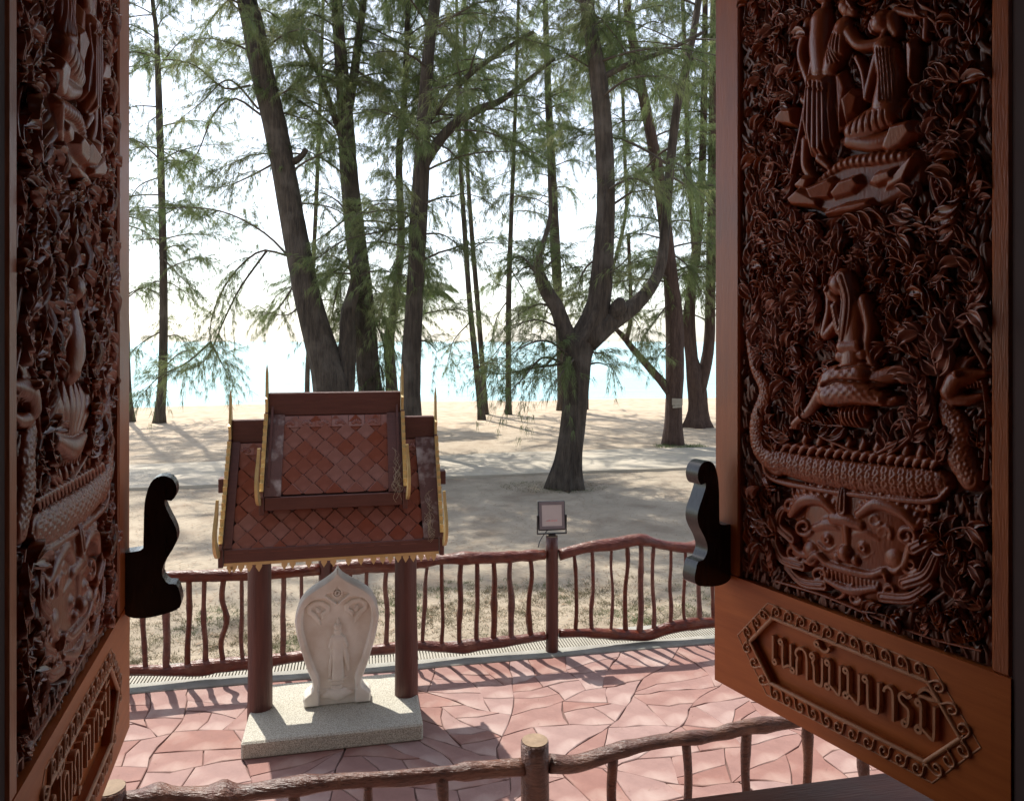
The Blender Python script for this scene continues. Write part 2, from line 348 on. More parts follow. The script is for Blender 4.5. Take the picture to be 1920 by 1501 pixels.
# dry grass strip beyond the fence
nc = 3200
cx_ = RNG.uniform(-4.5, 4.5, nc); cy_ = 6.90+1.75*RNG.beta(1.0, 1.25, nc)+.12*np.sin(cx_*1.7)
keep = (vnoise(cx_*.9, cy_*1.3, 2)+RNG.normal(0, .35, nc)) > -.25; cx_, cy_ = cx_[keep], cy_[keep]
gx = np.repeat(cx_, 18)+RNG.normal(0, .028, len(cx_)*18); gy = np.repeat(cy_, 18)+RNG.normal(0, .028, len(cx_)*18); n = len(gx)
a = RNG.uniform(0, 6.28, n); hgt = RNG.uniform(.012, .042, n); le = RNG.normal(0, .032, (n, 2)); wd = .0035
V = np.zeros((n, 3, 3)); gz = -.055+0*gx
V[:, 0] = np.stack([gx-wd*np.cos(a), gy-wd*np.sin(a), gz], 1); V[:, 1] = np.stack([gx+wd*np.cos(a), gy+wd*np.sin(a), gz], 1)
V[:, 2] = np.stack([gx+le[:, 0], gy+le[:, 1], gz+hgt], 1)
gr = ob('grass', V.reshape(-1, 3), np.arange(3*n).reshape(n, 3), M['grass'], smooth=False); gr.rotation_euler.z = BA
tag(gr, 'dry patchy grass strip behind the far branch fence', 'grass', kind='stuff')

# temple: wall with the window opening, room, eave, ledge
temple = empty('temple_building', (0, 0, 0), BA)
tag(temple, 'temple wall round the open window with brown wooden ledge outside', 'building')
HL = Vector((-.6164, .914)); HR = Vector((.847, 1.268))
xl = HL.x*BX.x+HL.y*BX.y; xr = HR.x*BX.x+HR.y*BX.y; WY = 1.02
zb, zt = CZ-.875, CZ+1.80
w = MB().box((-5, WY-.2, -.3), (5, WY-.01, zb-.06)).box((-5, WY-.2, zt), (5, WY-.01, 6.2)).box((-5, WY-.2, zb-.06), (xl-.13, WY-.01, zt)).box((xr+.12, WY-.2, zb-.06), (5, WY-.01, zt))
w.build('wall', M['wall'], temple)
wf = MB().box((xl-.13, WY-.045, zb-.06), (xl-.004, WY, zt)).box((xr+.004, WY-.02, zb-.06), (xr+.13, WY+.056, zt)).box((xl-.004, WY-.045, zt-.05), (xr+.004, WY, zt)).build('window_frame', M['deck'], temple)  # near-black colour stands in for the shade on the jamb
MB().box((-3.2, WY-.22, CZ-.965), (3.4, 1.425, CZ-.93), .006).build('ledge', M['ledge'], temple)
MB().box((-3.0, WY, CZ-1.9), (3.2, 1.30, CZ-.97)).build('ledge_wall', M['wall'], temple)
MB().box((-5, -5.5, 1.0), (5, WY-.2, 1.15)).build('floor', M['dark'], temple)
MB().box((-5.1, -5.6, 1.0), (-5, WY-.2, 6.2)).box((5, -5.6, 1.0), (5.1, WY-.2, 6.2)).box((-5.1, -5.7, 1.0), (5.1, -5.6, 6.2)).build('room_wall', M['dark'], temple)
V = [(-8, -6, 6.6), (9, -6, 6.6), (9, 1.0, 6.3), (-8, 1.0, 6.3), (9, 3.62, 4.95), (-8, 3.62, 4.95)]
V += [(x, y, z+.14) for x, y, z in V]
F = [(0, 1, 2, 3), (3, 2, 4, 5), (6, 9, 8, 7), (9, 11, 10, 8), (5, 4, 10, 11), (0, 6, 7, 1), (0, 3, 9, 6), (3, 5, 11, 9), (1, 7, 8, 2), (2, 8, 10, 4)]
ob('roof', V, F, M['soffit'], temple, smooth=False)

# fallen needles and twigs on sand and terrace
n = 26000; lx = RNG.uniform(-9, 9, n); ly = np.where(np.arange(n) < 25200, 7+19*RNG.beta(1, 1.4, n), RNG.uniform(4.0, 6.3, n)); lz = np.where(ly < 6.6, .004, -.035)
a = RNG.uniform(0, 6.28, n); L_ = RNG.uniform(.03, .13, n)*np.where(ly < 6.6, .35, 1); V = np.zeros((n, 3, 3)); wd = np.where(ly < 6.6, .0012, .005)
V[:, 0] = np.stack([lx-wd*np.sin(a), ly+wd*np.cos(a), lz], 1); V[:, 1] = np.stack([lx+wd*np.sin(a), ly-wd*np.cos(a), lz], 1); V[:, 2] = np.stack([lx+L_*np.cos(a), ly+L_*np.sin(a), lz+.012], 1)
ok = ~((ly > 15.2) & (ly < 18.5)); V = V[ok]; n = len(V)
o = ob('fallen_needles', V.reshape(-1, 3), np.arange(3*n).reshape(n, 3), M['litter'], smooth=False); o.rotation_euler.z = BA; tag(o, 'dry fallen needles and twigs scattered over the sand', 'litter', kind='stuff')

# ------------------------------------------------------------------ carved window shutters
class Door:
    def __init__(s, A, B, flip):           # A = left edge in the picture, B = right edge (ground-plan points), inner face
        s.A = Vector((A[0], A[1], CZ-.85)); d = Vector((B[0]-A[0], B[1]-A[1], 0)); s.W = d.length; s.u = d.normalized()
        s.rz = math.atan2(s.u.y, s.u.x); s.n = Vector((-s.u.y, s.u.x, 0)); s.flip = flip
    def px(s, x, y):                       # picture point on the shutter's face -> (u, v) on the wood
        d = Vector(((x-CX)/FPX, 1, -(y-HY)/FPX)); o = Vector((0, 0, CZ)); t = (s.A-o).dot(s.n)/d.dot(s.n); p = o+d*t-s.A
        return (p.dot(s.u), p.z)
DR = Door((.5106, 1.881), (.847, 1.268), False)
DL = Door((-.6164, .914), (-.8459, 1.6516), True)
HT = 2.62; REC = .042

def sweep2(P, Wd, Hh, sect, lift=0.0):
    """carved ribbon: P (n,2) on the wood, Wd half widths, Hh heights, sect [(side, rise)]; stands proud towards -y"""
    P = np.asarray(P, float); n = len(P); T = np.gradient(P, axis=0); T /= np.linalg.norm(T, axis=1)[:, None]+1e-12
    Nn = np.stack([-T[:, 1], T[:, 0]], 1); k = len(sect); Wd = np.broadcast_to(Wd, (n,)); Hh = np.broadcast_to(Hh, (n,)); lift = np.broadcast_to(lift, (n,))
    V = []
    for i in range(n):
        for sd, ri in sect:
            q = P[i]+Nn[i]*sd*Wd[i]; V.append((q[0], -(lift[i]+ri*Hh[i]), q[1]))
    F = []
    for i in range(n-1):
        for j in range(k-1):
            a = i*k+j; F.append((a, a+1, a+k+1, a+k))
    return np.array(V), F
SEC_LEAF = [(1, 0), (.86, .9), (.62, .88), (.2, .45), (-.45, .62), (-.80, 1), (-.92, .98), (-1, 0)]
SEC_ROUND = [(1, 0), (.9, .55), (.5, .92), (0, 1), (-.5, .92), (-.9, .55), (-1, 0)]
SEC_FLAT = [(1, 0), (1, .8), (.75, 1), (-.75, 1), (-1, .8), (-1, 0)]
def leafcurve(bend, n=9, hook=1.0):
    t = np.linspace(0, 1, n); th = math.pi/2+bend*(t**1.5)*hook-bend*.35*np.sin(t*math.pi)
    d = np.stack([np.cos(th), np.sin(th)], 1); P = np.vstack([[0, 0], np.cumsum((d[:-1]+d[1:])/2/(n-1), axis=0)]); return t, P
LEAVES = []
def frond(bend, wid, nt, seed):
    """one carved flame: short tapering tongues fanned along a curved stem"""
    q = random.Random(seed); mb = MB(); sg = 1 if bend > 0 else -1
    t, P = leafcurve(bend, 10)
    mb.add(*sweep2(P[:9], np.linspace(.045, .02, 9), .16, SEC_ROUND, lift=.05))
    def tongue(p, a, ln, cv, lf, w_):
        n = 7; t2 = np.linspace(0, 1, n); th = a+cv*(t2**1.6-.25); d = np.stack([np.cos(th), np.sin(th)], 1); Q = p+np.vstack([[0, 0], np.cumsum((d[:-1]+d[1:])/2/(n-1), axis=0)])*ln
        w2 = w_*np.interp(t2, [0, .3, .55, .8, 1], [.45, 1, .88, .45, .03]); sec = SEC_LEAF if cv > 0 else [(-x, y) for x, y in SEC_LEAF][::-1]
        mb.add(*sweep2(Q, w2, np.interp(t2, [0, .5, 1], [.16, .20, .10]), sec, lift=lf+.10*t2))
    for k in range(nt):
        tt = .02+.80*k/max(1, nt-1); i = min(int(tt*9), 8); d = P[i+1]-P[i]; a = math.atan2(d[1], d[0]); f = 1-.45*tt
        tongue(P[i], a-sg*q.uniform(.55, .85), .50*f*q.uniform(.85, 1.15), sg*q.uniform(.8, 1.4), .03+.05*(k % 2), wid*f)
        if k % 2 == 0: tongue(P[i], a+sg*q.uniform(.5, .8), .36*f, -sg*q.uniform(.5, 1.1), .01, wid*f*.85)
    i = 8; d = P[9]-P[8]; tongue(P[7], math.atan2(d[1], d[0]), .42, sg*1.3, .12, wid*.9)
    return np.array(mb.V), mb.F
for i, (bend, wid, nt_) in enumerate(((1.5, .115, 4), (-1.5, .115, 4), (2.3, .105, 4), (-2.3, .105, 4), (.9, .12, 3), (-.9, .12, 3), (1.9, .13, 4), (-1.9, .13, 4))):
    V, F = frond(bend, wid, nt_, i//2+3); LEAVES.append((V, F, newmesh('carved_leaf', V, F, M['carveleaf'])))

class Relief:                               # heightfield carving on the wood
    def __init__(s, u0, u1, v0, v1, res=.0021):
        s.u = np.arange(u0, u1, res); s.v = np.arange(v0, v1, res); s.U, s.Vv = np.meshgrid(s.u, s.v); s.H = np.zeros_like(s.U)
    def win(s, P, r):
        P = np.asarray(P); a = np.searchsorted(s.u, P[:, 0].min()-r); b = np.searchsorted(s.u, P[:, 0].max()+r)
        c = np.searchsorted(s.v, P[:, 1].min()-r); d = np.searchsorted(s.v, P[:, 1].max()+r); return slice(c, d), slice(a, b)
    def dist(s, P, rr, w):
        U, Vv = s.U[w], s.Vv[w]; D = np.full(U.shape, 9.0); RR = np.full(U.shape, .001); best = np.full(U.shape, 1e9); AL = np.zeros(U.shape); acc = 0
        for i in range(len(P)-1):
            a, b = np.asarray(P[i]), np.asarray(P[i+1]); d = b-a; L2 = d@d+1e-12
            t = np.clip(((U-a[0])*d[0]+(Vv-a[1])*d[1])/L2, 0, 1); dd = np.hypot(U-a[0]-t*d[0], Vv-a[1]-t*d[1]); r = rr[i]+(rr[i+1]-rr[i])*t
            m = dd/r < best; best = np.where(m, dd/r, best); D = np.where(m, dd, D); RR = np.where(m, r, RR); AL = np.where(m, acc+t*math.sqrt(L2), AL); acc += math.sqrt(L2)
        return D, RR, AL
    def cap(s, P, r, k=1.0, base=.012, fn=None):
        r = list(np.broadcast_to(np.asarray(r, float), (len(P),)))
        if len(P) == 1: P = [P[0], (P[0][0]+1e-4, P[0][1])]; r = [r[0], r[0]]
        w = s.win(P, max(r)*1.05)
        if s.U[w].size == 0: return
        D, RR, AL = s.dist(P, r, w); q = np.clip(1-(D/RR)**2, 0, 1); h = np.where(q > 0, base*np.clip(q*9, 0, 1)+k*RR*np.sqrt(q), 0)
        if fn is not None: h = np.where(q > 0, h+fn(AL, D/RR), 0)
        s.H[w] = np.maximum(s.H[w], h)
    def poly(s, P, hgt, bev, base=0.0, tilt=(0, 0)):
        w = s.win(P, .004); U, Vv = s.U[w], s.Vv[w]
        if U.size == 0: return
        ins, D = sdf(P, U, Vv); c = np.mean(np.asarray(P), axis=0)
        h = base+hgt*np.clip(D/bev, 0, 1)**.6+tilt[0]*(U-c[0])+tilt[1]*(Vv-c[1])
        s.H[w] = np.where(ins, np.maximum(s.H[w], h), s.H[w])
    def groove(s, P, wd, dep):
        w = s.win(P, wd*3)
        if s.U[w].size == 0: return
        D, _, _ = s.dist(P, [wd]*len(P), w); s.H[w] = np.where(s.H[w] > 0, np.maximum(s.H[w]-dep*np.exp(-(D/wd)**2), .002), 0)
    def build(s, name, m, parent, y0=REC, up=0.0):
        if up: s.H = np.where(s.H > .004, s.H+up, s.H)
        H = s.H; nv, nu = H.shape; I = np.arange(nv*nu).reshape(nv, nu); on = H > .0012
        c = on[:-1, :-1] | on[:-1, 1:] | on[1:, 1:] | on[1:, :-1]
        F = np.stack([I[:-1, :-1][c], I[:-1, 1:][c], I[1:, 1:][c], I[1:, :-1][c]], 1)
        V = np.stack([s.U.ravel(), (y0-H).ravel(), s.Vv.ravel()], 1); used = np.unique(F); mp = np.zeros(nv*nu, int); mp[used] = np.arange(len(used))
        return ob(name, V[used], mp[F], m, parent)
def sdf(P, U, Vv):
    ins = np.zeros(U.shape, bool); D = np.full(U.shape, 9.0); n = len(P)
    for i in range(n):
        x1, y1 = P[i]; x2, y2 = P[(i+1) % n]; dx, dy = x2-x1, y2-y1; L2 = dx*dx+dy*dy+1e-12
        t = np.clip(((U-x1)*dx+(Vv-y1)*dy)/L2, 0, 1); D = np.minimum(D, np.hypot(U-x1-t*dx, Vv-y1-t*dy))
        cnd = ((y1 > Vv) != (y2 > Vv)); xi = x1+(Vv-y1)*dx/(dy if abs(dy) > 1e-12 else 1e-12); ins ^= cnd & (U < xi)
    return ins, D
PXM = .00112
def scales(size, amp):
    def f(al, q):                                     # overlapping fish scales along a body
        row = al/size; sgn = np.floor(row); fr = row-sgn; x = q*2.2+(sgn % 2)*.5; xf = np.abs((x % 1)-.5)*2
        edge = fr-(1-xf**2)*.55; return amp*(np.where(edge < 0, .2-edge*1.2, .9-edge*1.1)-.4)
    return f

def carve(door, parent, u0, u1, v0, left):
    T0 = (lambda x, y: DR.px(x, y))
    uR0, uR1 = DR.px(1385, 640)[0], DR.px(1858, 640)[0]
    def T(x, y):
        u, v = T0(x, y); f = (u-uR0)/(uR1-uR0)
        if left: f = 1-f
        return (u0+f*(u1-u0), v)
    def L(*pts): return [T(*p) for p in pts]
    def rr(r): return [x*PXM for x in r] if isinstance(r, (list, tuple)) else r*PXM
    top = v0+1.55
    # --- upper group of figures on rocks
    a = Relief(u0+.01, u1-.01, T(1600, 420)[1], top)
    def C(rel, pts, r, k=1.0, base=.012, fn=None):
        if len(pts) > 2:                      # round the bends
            q = cr([(*p, w) for p, w in zip(L(*pts), rr(list(np.broadcast_to(np.asarray(r, float), (len(pts),)))))], 5*len(pts)); rel.cap([tuple(p[:2]) for p in q], np.clip(q[:, 2], .001, None), k, base, fn)
        else: rel.cap(L(*pts), rr(r), k, base, fn)
    def P(rel, pts, h, bev, base=0.0, tilt=(0, 0)): rel.poly(L(*pts), h, bev, base, (-tilt[0] if left else tilt[0], tilt[1]))
    def Gv(rel, pts, w=.0022, d=.005): rel.groove(L(*pts), w, d)
    P(a, [(1475,378),(1500,340),(1560,312),(1640,292),(1700,272),(1735,285),(1728,348),(1650,388),(1545,402)], .014, .012)
    for q, t in (([(1473,372),(1500,350),(1540,372),(1535,392),(1482,388)], (0,.2)), ([(1485,345),(1508,326),(1528,332),(1512,360),(1490,356)], (.1,.2)), ([(1510,352),(1558,330),(1575,340),(1556,376),(1520,378)], (-.1,.3)),
                 ([(1553,360),(1577,336),(1610,326),(1621,345),(1600,366),(1560,378)], (0,.35)), ([(1622,346),(1640,322),(1678,312),(1684,338),(1642,354)], (.1,.2)), ([(1540,396),(1580,381),(1630,371),(1647,385),(1602,401),(1547,409)], (0,.3)),
                 ([(1645,368),(1700,342),(1728,296),(1722,282),(1698,300),(1660,334)], (.2,.1)), ([(1672,232),(1712,224),(1722,248),(1692,276),(1662,290),(1645,280)], (.1,.3)), ([(1697,78),(1718,68),(1724,90),(1713,168),(1694,150)], (.3,.1)),
                 ([(1578,186),(1600,163),(1619,176),(1606,215),(1581,236)], (-.2,.2)), ([(1450,221),(1470,200),(1492,200),(1492,240),(1456,236)], (0,.25))):
        P(a, q, .022, .010, .010, t)
    C(a, [(1530,337),(1580,306),(1640,297),(1695,290)], [4,11,12,8], fn=lambda al, q: .0015*np.sin(al*420))
    # standing figure in a long pleated robe, with a staff
    P(a, [(1508,138),(1560,132),(1569,200),(1566,262),(1548,300),(1518,294),(1500,232)], .026, .020, .012)
    for k in range(7):
        x = 1513+k*8.5; Gv(a, [(x-2,150+k*2),(x-5+k*.9,225),(x-8+k*2.0,290)], .0022, .006)
    C(a, [(1536,128),(1534,80),(1536,36)], [22,25,24], .8); C(a, [(1543,22),(1544,8)], 10); C(a, [(1544,-14)], 21); C(a, [(1538,-16),(1530,-26)], 14)
    C(a, [(1512,42),(1497,98),(1511,150),(1512,182)], [12,10,9,7]); C(a, [(1525,95),(1507,215),(1484,325)], [4,5,4], base=.022)
    C(a, [(1506,186),(1516,196)], 8, base=.02); C(a, [(1536,296),(1552,312)], [10,7], base=.018); C(a, [(1508,262),(1507,310),(1520,334)], [11,10,8], base=.014)
    for k in range(4): Gv(a, [(1505+k*14,158+k*3),(1520+k*11,168+k*2)], .0018, .004)
    # second figure bending forward, sash over the shoulder, arm stretched to the kneeling one
    C(a, [(1556,128),(1570,88),(1580,52)], [18,24,21], .85, .016)
    for k in range(5): Gv(a, [(1556+k*6,58+k*3),(1552+k*6,85+k*4),(1560+k*7,118)], .0018, .004)
    C(a, [(1590,14)], 18, 1.0, .014); C(a, [(1586,10),(1600,22)], [16,11], 1, .018); C(a, [(1596,4),(1604,16)], 3, 1, .036); C(a, [(1592,60),(1612,84),(1648,77),(1662,52)], [13,11,8,6], 1, .020)
    for k in range(4): C(a, [(1660+k*3,56),(1663+k*4,40+k*2)], 2.4, 1, .022)
    P(a, [(1560,138),(1580,128),(1592,160),(1580,240),(1566,250)], .018, .012, .008)
    # kneeling figure, head in profile, draped cloth
    C(a, [(1652,40)], 21, 1, .014); C(a, [(1668,36),(1676,60)], [17,10], 1, .012); C(a, [(1636,40),(1632,52),(1637,60)], [5,4,5], 1, .024); C(a, [(1643,34),(1650,33)], 3, 1, .034)
    C(a, [(1654,88),(1666,140),(1660,192)], [20,24,27], .9, .014)
    for k in range(7): Gv(a, [(1650+k*6,92),(1656+k*6.5,140),(1662+k*5,190)], .0018, .0045)
    C(a, [(1645,106),(1632,150),(1624,182)], [10,8,7], 1, .02); C(a, [(1624,182),(1618,138),(1606,108)], [7,6,6], 1, .02)
    C(a, [(1662,212),(1625,232),(1598,244)], [27,25,20], .9, .014); C(a, [(1592,262),(1640,266),(1682,250)], [16,17,14], .9, .012)
    for k in range(6): Gv(a, [(1606+k*12,215+k*-1),(1600+k*13,250-k*2)], .0018, .004)
    C(a, [(1678,18),(1712,26),(1734,24)], [8,7,6], 1, .016); C(a, [(1734,24),(1733,70)], [6,7], 1, .016)
    A = a.build('carved_figures', M['carve'], parent, up=.005)
    # --- seated figure with long hair inside the leaf ring (right shutter) or lotus flower (left shutter)
    b = Relief(u0+.01, u1-.01, T(1600, 830)[1], T(1600, 490)[1])
    if not left:
        C(b, [(1578,532)], 23, 1, .016); C(b, [(1566,524),(1563,548),(1572,562)], [10,12,9], 1, .020); C(b, [(1560,538),(1557,545)], 4, 1, .034)
        C(b, [(1586,520),(1596,560),(1592,610),(1582,650)], [18,16,16,8], .9, .022, lambda al, q: .0016*np.sin(q*14))
        C(b, [(1570,575),(1580,620)], [9,10], .9, .024, lambda al, q: .0014*np.sin(q*12))
        C(b, [(1600,580),(1602,640),(1600,685)], [24,25,27], .75, .014); C(b, [(1622,562),(1632,610),(1628,652),(1640,690)], [12,11,9,9], 1, .018)
        C(b, [(1586,650),(1612,648)], 13, .8, .026); C(b, [(1580,668),(1620,664)], 12, .8, .022)
        C(b, [(1575,600),(1548,628),(1556,580),(1553,548)], [10,9,8,6], 1, .018)
        for k in range(4): C(b, [(1549+k*4,552),(1547+k*4,534+k)], 2.2, 1, .02)
        C(b, [(1615,702),(1565,712),(1545,742)], [27,26,18], .85, .016, lambda al, q: .0008*np.sin(al*300)*np.cos(q*9)); C(b, [(1560,742),(1612,736),(1655,748)], [21,23,15], .85, .024, lambda al, q: .0008*np.sin(al*300)*np.cos(q*9))
        C(b, [(1640,712),(1680,700),(1690,712)], [20,14,8], .8, .012); C(b, [(1640,742),(1668,752),(1682,748)], [10,8,6], 1, .02)
        P(b, [(1563,758),(1620,752),(1630,778),(1612,803),(1572,800)], .02, .02, .008)
        for k in range(7): Gv(b, [(1568+k*8,760),(1572+k*8,800)], .002, .006)
        Gv(b, [(1552,722),(1580,712),(1640,716),(1668,722)], .003, .012); Gv(b, [(1562,765),(1610,757),(1655,762)], .0025, .008); Gv(b, [(1580,690),(1615,684),(1650,690)], .0022, .008)
        C(b, [(1540,740),(1520,768),(1500,784),(1488,795)], [16,12,9,8], 1, .014)
        for k in range(4): C(b, [(1486+k*3,797),(1480+k*4,803)], 2.4, 1, .016)
        b.build('seated_figure', M['carve'], parent, up=.010)
    else:
        for k in range(-3, 4):
            C(b, [(1605+k*16,775),(1605+k*27,735),(1605+k*25,690-abs(k)*-7)], [12,17,3], .6, .016-abs(k)*.001)
        C(b, [(1545,785),(1605,800),(1665,785)], [10,18,10], .9, .016)
        for k in range(10): C(b, [(1550+k*12,795+4*math.sin(k)),(1548+k*12.5,822)], [9,4], .9, .012)
        C(b, [(1605,680),(1600,640),(1598,600)], [26,30,20], .8, .012); C(b, [(1598,560)], 24, 1, .012); C(b, [(1598,535),(1598,510)], [10,4], 1, .012)
        C(b, [(1620,620),(1650,660),(1625,690)], [11,10,8], 1, .014); C(b, [(1578,620),(1550,660),(1580,690)], [11,10,8], 1, .014)
        b.build('lotus_flower', M['carve'], parent)
    # --- serpents: scaled bodies, cradle band, heads
    c = Relief(u0+.004, u1-.004, T(1600, 955)[1], T(1600, 560)[1])
    C(c, [(1396,640),(1408,690),(1428,735),(1412,790),(1418,840),(1450,872)], [9,13,17,19,22,26], .55, .012, scales(.016, .0035))
    C(c, [(1440,862),(1520,882),(1620,896),(1700,905),(1755,905)], [24,28,28,27,20], .5, .014, scales(.018, .004))
    C(c, [(1425,845),(1440,895),(1520,916),(1620,930),(1740,940),(1775,915)], [5,6,6,6,6,4], 1, .02)
    C(c, [(1812,900),(1790,850),(1786,800),(1768,768),(1778,735)], [20,24,22,17,15], .55, .012, scales(.016, .0035))
    C(c, [(1775,735),(1790,712),(1815,705),(1840,700)], [16,17,12,5], .9, .016); C(c, [(1782,748),(1810,750),(1832,742)], [12,9,5], .9, .014); C(c, [(1796,700)], 6, 1, .034)
    for k in range(6): C(c, [(1800+k*7,715),(1801+k*7,728)], [3,1.4], 1, .018)
    for k in range(3): C(c, [(1778+k*10,700),(1782+k*12,680),(1792+k*14,668)], [7,6,2], .9, .014)
    for k in range(19):
        x = 1455+k*16.5; y = 838+(x-1455)*.112; C(c, [(x-10,y+5),(x-3,y-4),(x+5,y-6),(x+9,y-1)], [5,6,4,2], .9, .018)
    for k in range(9):
        x = 1500+k*27; y = 828+(x-1500)*.115; C(c, [(x,y),(x+3,y-10),(x-1,y-22)], [8,7,1.5], .9, .010)
    c.build('carved_serpents', M['carve'], parent)
    # --- guardian face
    d = Relief(u0+.004, u1-.004, v0+.004, T(1600, 895)[1])
    C(d, [(1592,1008),(1600,1012)], 118, .13, .006)
    for s_, q in ((-1, [(1480,1010),(1455,985),(1462,955),(1482,962)]), (-1, [(1500,1062),(1462,1048),(1445,1015)]), (1, [(1708,1030),(1738,1010),(1732,980),(1712,986)]), (1, [(1690,1095),(1730,1080),(1748,1045)]), (1, [(1650,1120),(1700,1122),(1738,1098)]), (-1, [(1540,1098),(1500,1092),(1470,1065)])):
        C(d, q, [12, 11, 8, 3][:len(q)], .9, .014, lambda al, q: .0022*np.cos(q*9))
    for (sx_, sy_, sr, tn) in ((1502,988,17,1),(1484,1034,15,1),(1530,1078,15,-1),(1652,1000,15,-1),(1694,1006,18,-1),(1702,1062,16,1),(1664,1108,14,1),(1545,980,12,-1),(1636,975,12,1),(1600,1120,13,1),(1478,945,13,1),(1728,950,14,-1),(1545,915,11,1),(1640,925,11,-1)):
        kk = np.linspace(0, 1, 14); C(d, [(sx_+sr*(1-.75*k_)*math.cos(tn*k_*8+.6), sy_+sr*(1-.75*k_)*math.sin(tn*k_*8+.6)) for k_ in kk], list(np.linspace(5.5, 3.2, 14)), 1, .017)
    for k_ in range(11): C(d, [(1482+k_*8.2, 926-10*math.sin(k_*.31)), (1480+k_*8.2, 912-10*math.sin(k_*.31))], [5.5, 2], .9, .016)
    for k_ in range(13): C(d, [(1612+k_*8.6, 930-8*math.sin(k_*.26)+k_*2.2), (1616+k_*8.6, 915-8*math.sin(k_*.26)+k_*2.2)], [5.5, 2], .9, .016)
    P(d, [(1470,960),(1530,925),(1580,930),(1620,925),(1700,955),(1715,1030),(1690,1085),(1640,1115),(1560,1100),(1500,1060)], .010, .03)
    for s in (0, 1):
        if s == 0: B = [(1562,962),(1535,938),(1500,940),(1478,965)]; E1 = (1549,1012); CH = [(1470,1000),(1490,1035),(1525,1045)]; CK=(1515,1035)
        else: B = [(1606,965),(1640,945),(1685,960),(1712,985),(1722,975)]; E1 = (1616,1027); CH = [(1700,1020),(1690,1060),(1660,1075)]; CK=(1672,1050)
        C(d, B, [9,12,12,8] if s == 0 else [9,12,12,9,4], 1, .018); C(d, [(x, y-16) for x, y in B], [9,13,13,8] if s == 0 else [9,13,13,9,4], .8, .012, lambda al, q: .002*np.sin(al*330))
        C(d, [(E1[0]-26,E1[1]-22),(E1[0],E1[1]-28),(E1[0]+26,E1[1]-16)], [9,12,9], .9, .014); C(d, [E1], 17, .7, .014); C(d, [E1], 9, .9, .022); Gv(d, [E1, (E1[0]+.5,E1[1])], .004, .006)
        C(d, [(E1[0]-20,E1[1]+6),(E1[0],E1[1]+20),(E1[0]+20,E1[1]+8)], [4,5,4], 1, .018); C(d, [CK], 22, .55, .012); C(d, [(CK[0]-14,CK[1]+16),(CK[0]+4,CK[1]+22),(CK[0]+20,CK[1]+6)], [3,5,3], 1, .020); C(d, CH, [6,9,7], 1, .014)
    C(d, [(1578,955),(1578,925),(1576,905)], [17,13,3], .9, .016, lambda al, q: .002*np.cos(q*12)); C(d, [(1560,972),(1585,975),(1610,985)], [13,14,12], .9, .018)
    C(d, [(1584,985),(1585,1020)], [12,9], .9, .018); C(d, [(1584,1038)], 17, .9, .022); C(d, [(1568,1044)], 11, .9, .020); C(d, [(1602,1050)], 11, .9, .020)
    C(d, [(1515,1050),(1530,1040),(1552,1058),(1590,1070),(1630,1078),(1655,1072),(1660,1088)], [6,7,7,8,7,7,4], 1, .024)
    for k in range(14):
        x = 1540+k*7.8; y = 1066+k*2.3; C(d, [(x,y),(x,y+13)], [4.2,3.4], .8, .018)
    C(d, [(1545,1088),(1590,1108),(1640,1104)], [6,9,6], 1, .018); C(d, [(1585,1100),(1575,1118),(1560,1124)], [6,5,2], 1, .016); C(d, [(1592,1100),(1598,1120),(1612,1128)], [6,5,2], 1, .016)
    d.build('guardian_face', M['carve'], parent)
    # coverage of the figures, so that leaves fill the rest
    res = .006; gu = int((u1-u0)/res)+1; gv = int((top-v0)/res)+1; cov = np.zeros((gv, gu))
    for rel in (a, b, c, d):
        iu = ((rel.U-u0)/res).astype(int).clip(0, gu-1); iv = ((rel.Vv-v0)/res).astype(int).clip(0, gv-1); m = rel.H > .004; cov[iv[m], iu[m]] = 9
    g0 = cov > 8; g1 = g0.copy(); g1[1:] |= g0[:-1]; g1[:-1] |= g0[1:]; g1[:, 1:] |= g0[:, :-1]; g1[:, :-1] |= g0[:, 1:]; cov[g1] = 9
    # --- dense flame-work that covers the whole ground of the panel: tapering S-shaped tongues in flowing rows
    e = Relief(u0+.004, u1-.004, v0+.004, top, .0021); U, Vv = e.U, e.Vv; sx = -1 if left else 1
    for lay, (lam, Lc, amp, ph) in enumerate(((.019, .062, .013, 0.0), (.015, .048, .011, 2.1))):
        w1 = U*sx+.034*np.sin(Vv*9+ph)+.016*np.sin(Vv*19+U*15+ph*2)+.010*np.cos(Vv*37-U*21*sx); w2 = Vv+.030*np.sin(U*13*sx+Vv*4+ph)+.018*np.cos(U*27+ph)
        col = np.floor(w1/lam); fx = w1/lam-col-.5; rnd = np.modf(np.abs(np.sin(col*12.9898+ph*7)*43758.5453))[0]
        t = w2/(Lc*(.8+.5*rnd))+rnd*7; k = np.floor(t); ft = t-k; r2 = np.modf(np.abs(np.sin(col*78.233+k*37.719+ph)*15731.7))[0]
        d = np.abs(fx-.20*np.sin(ft*4.6+r2*2)*(1 if lay == 0 else -1)); w = .47*np.interp(ft, [0, .12, .35, .7, .93, 1], [.35, .85, 1, .62, .12, 0])
        q = np.clip(1-(d/np.maximum(w, .02))**2, 0, 1); vein = .0022*np.exp(-(d/(.10))**2)*(q > .3)
        h = np.where(q > 0, .006+amp*(.55+.6*r2)*q**.42+.005*ft-vein, .003); e.H = np.maximum(e.H, h)
    iu = ((U-u0)/res).astype(int).clip(0, gu-1); iv = ((Vv-v0)/res).astype(int).clip(0, gv-1); e.H = np.where(cov[iv, iu] > 8, np.minimum(e.H, .003), e.H)
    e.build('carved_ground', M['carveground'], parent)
    return T, cov, res, top

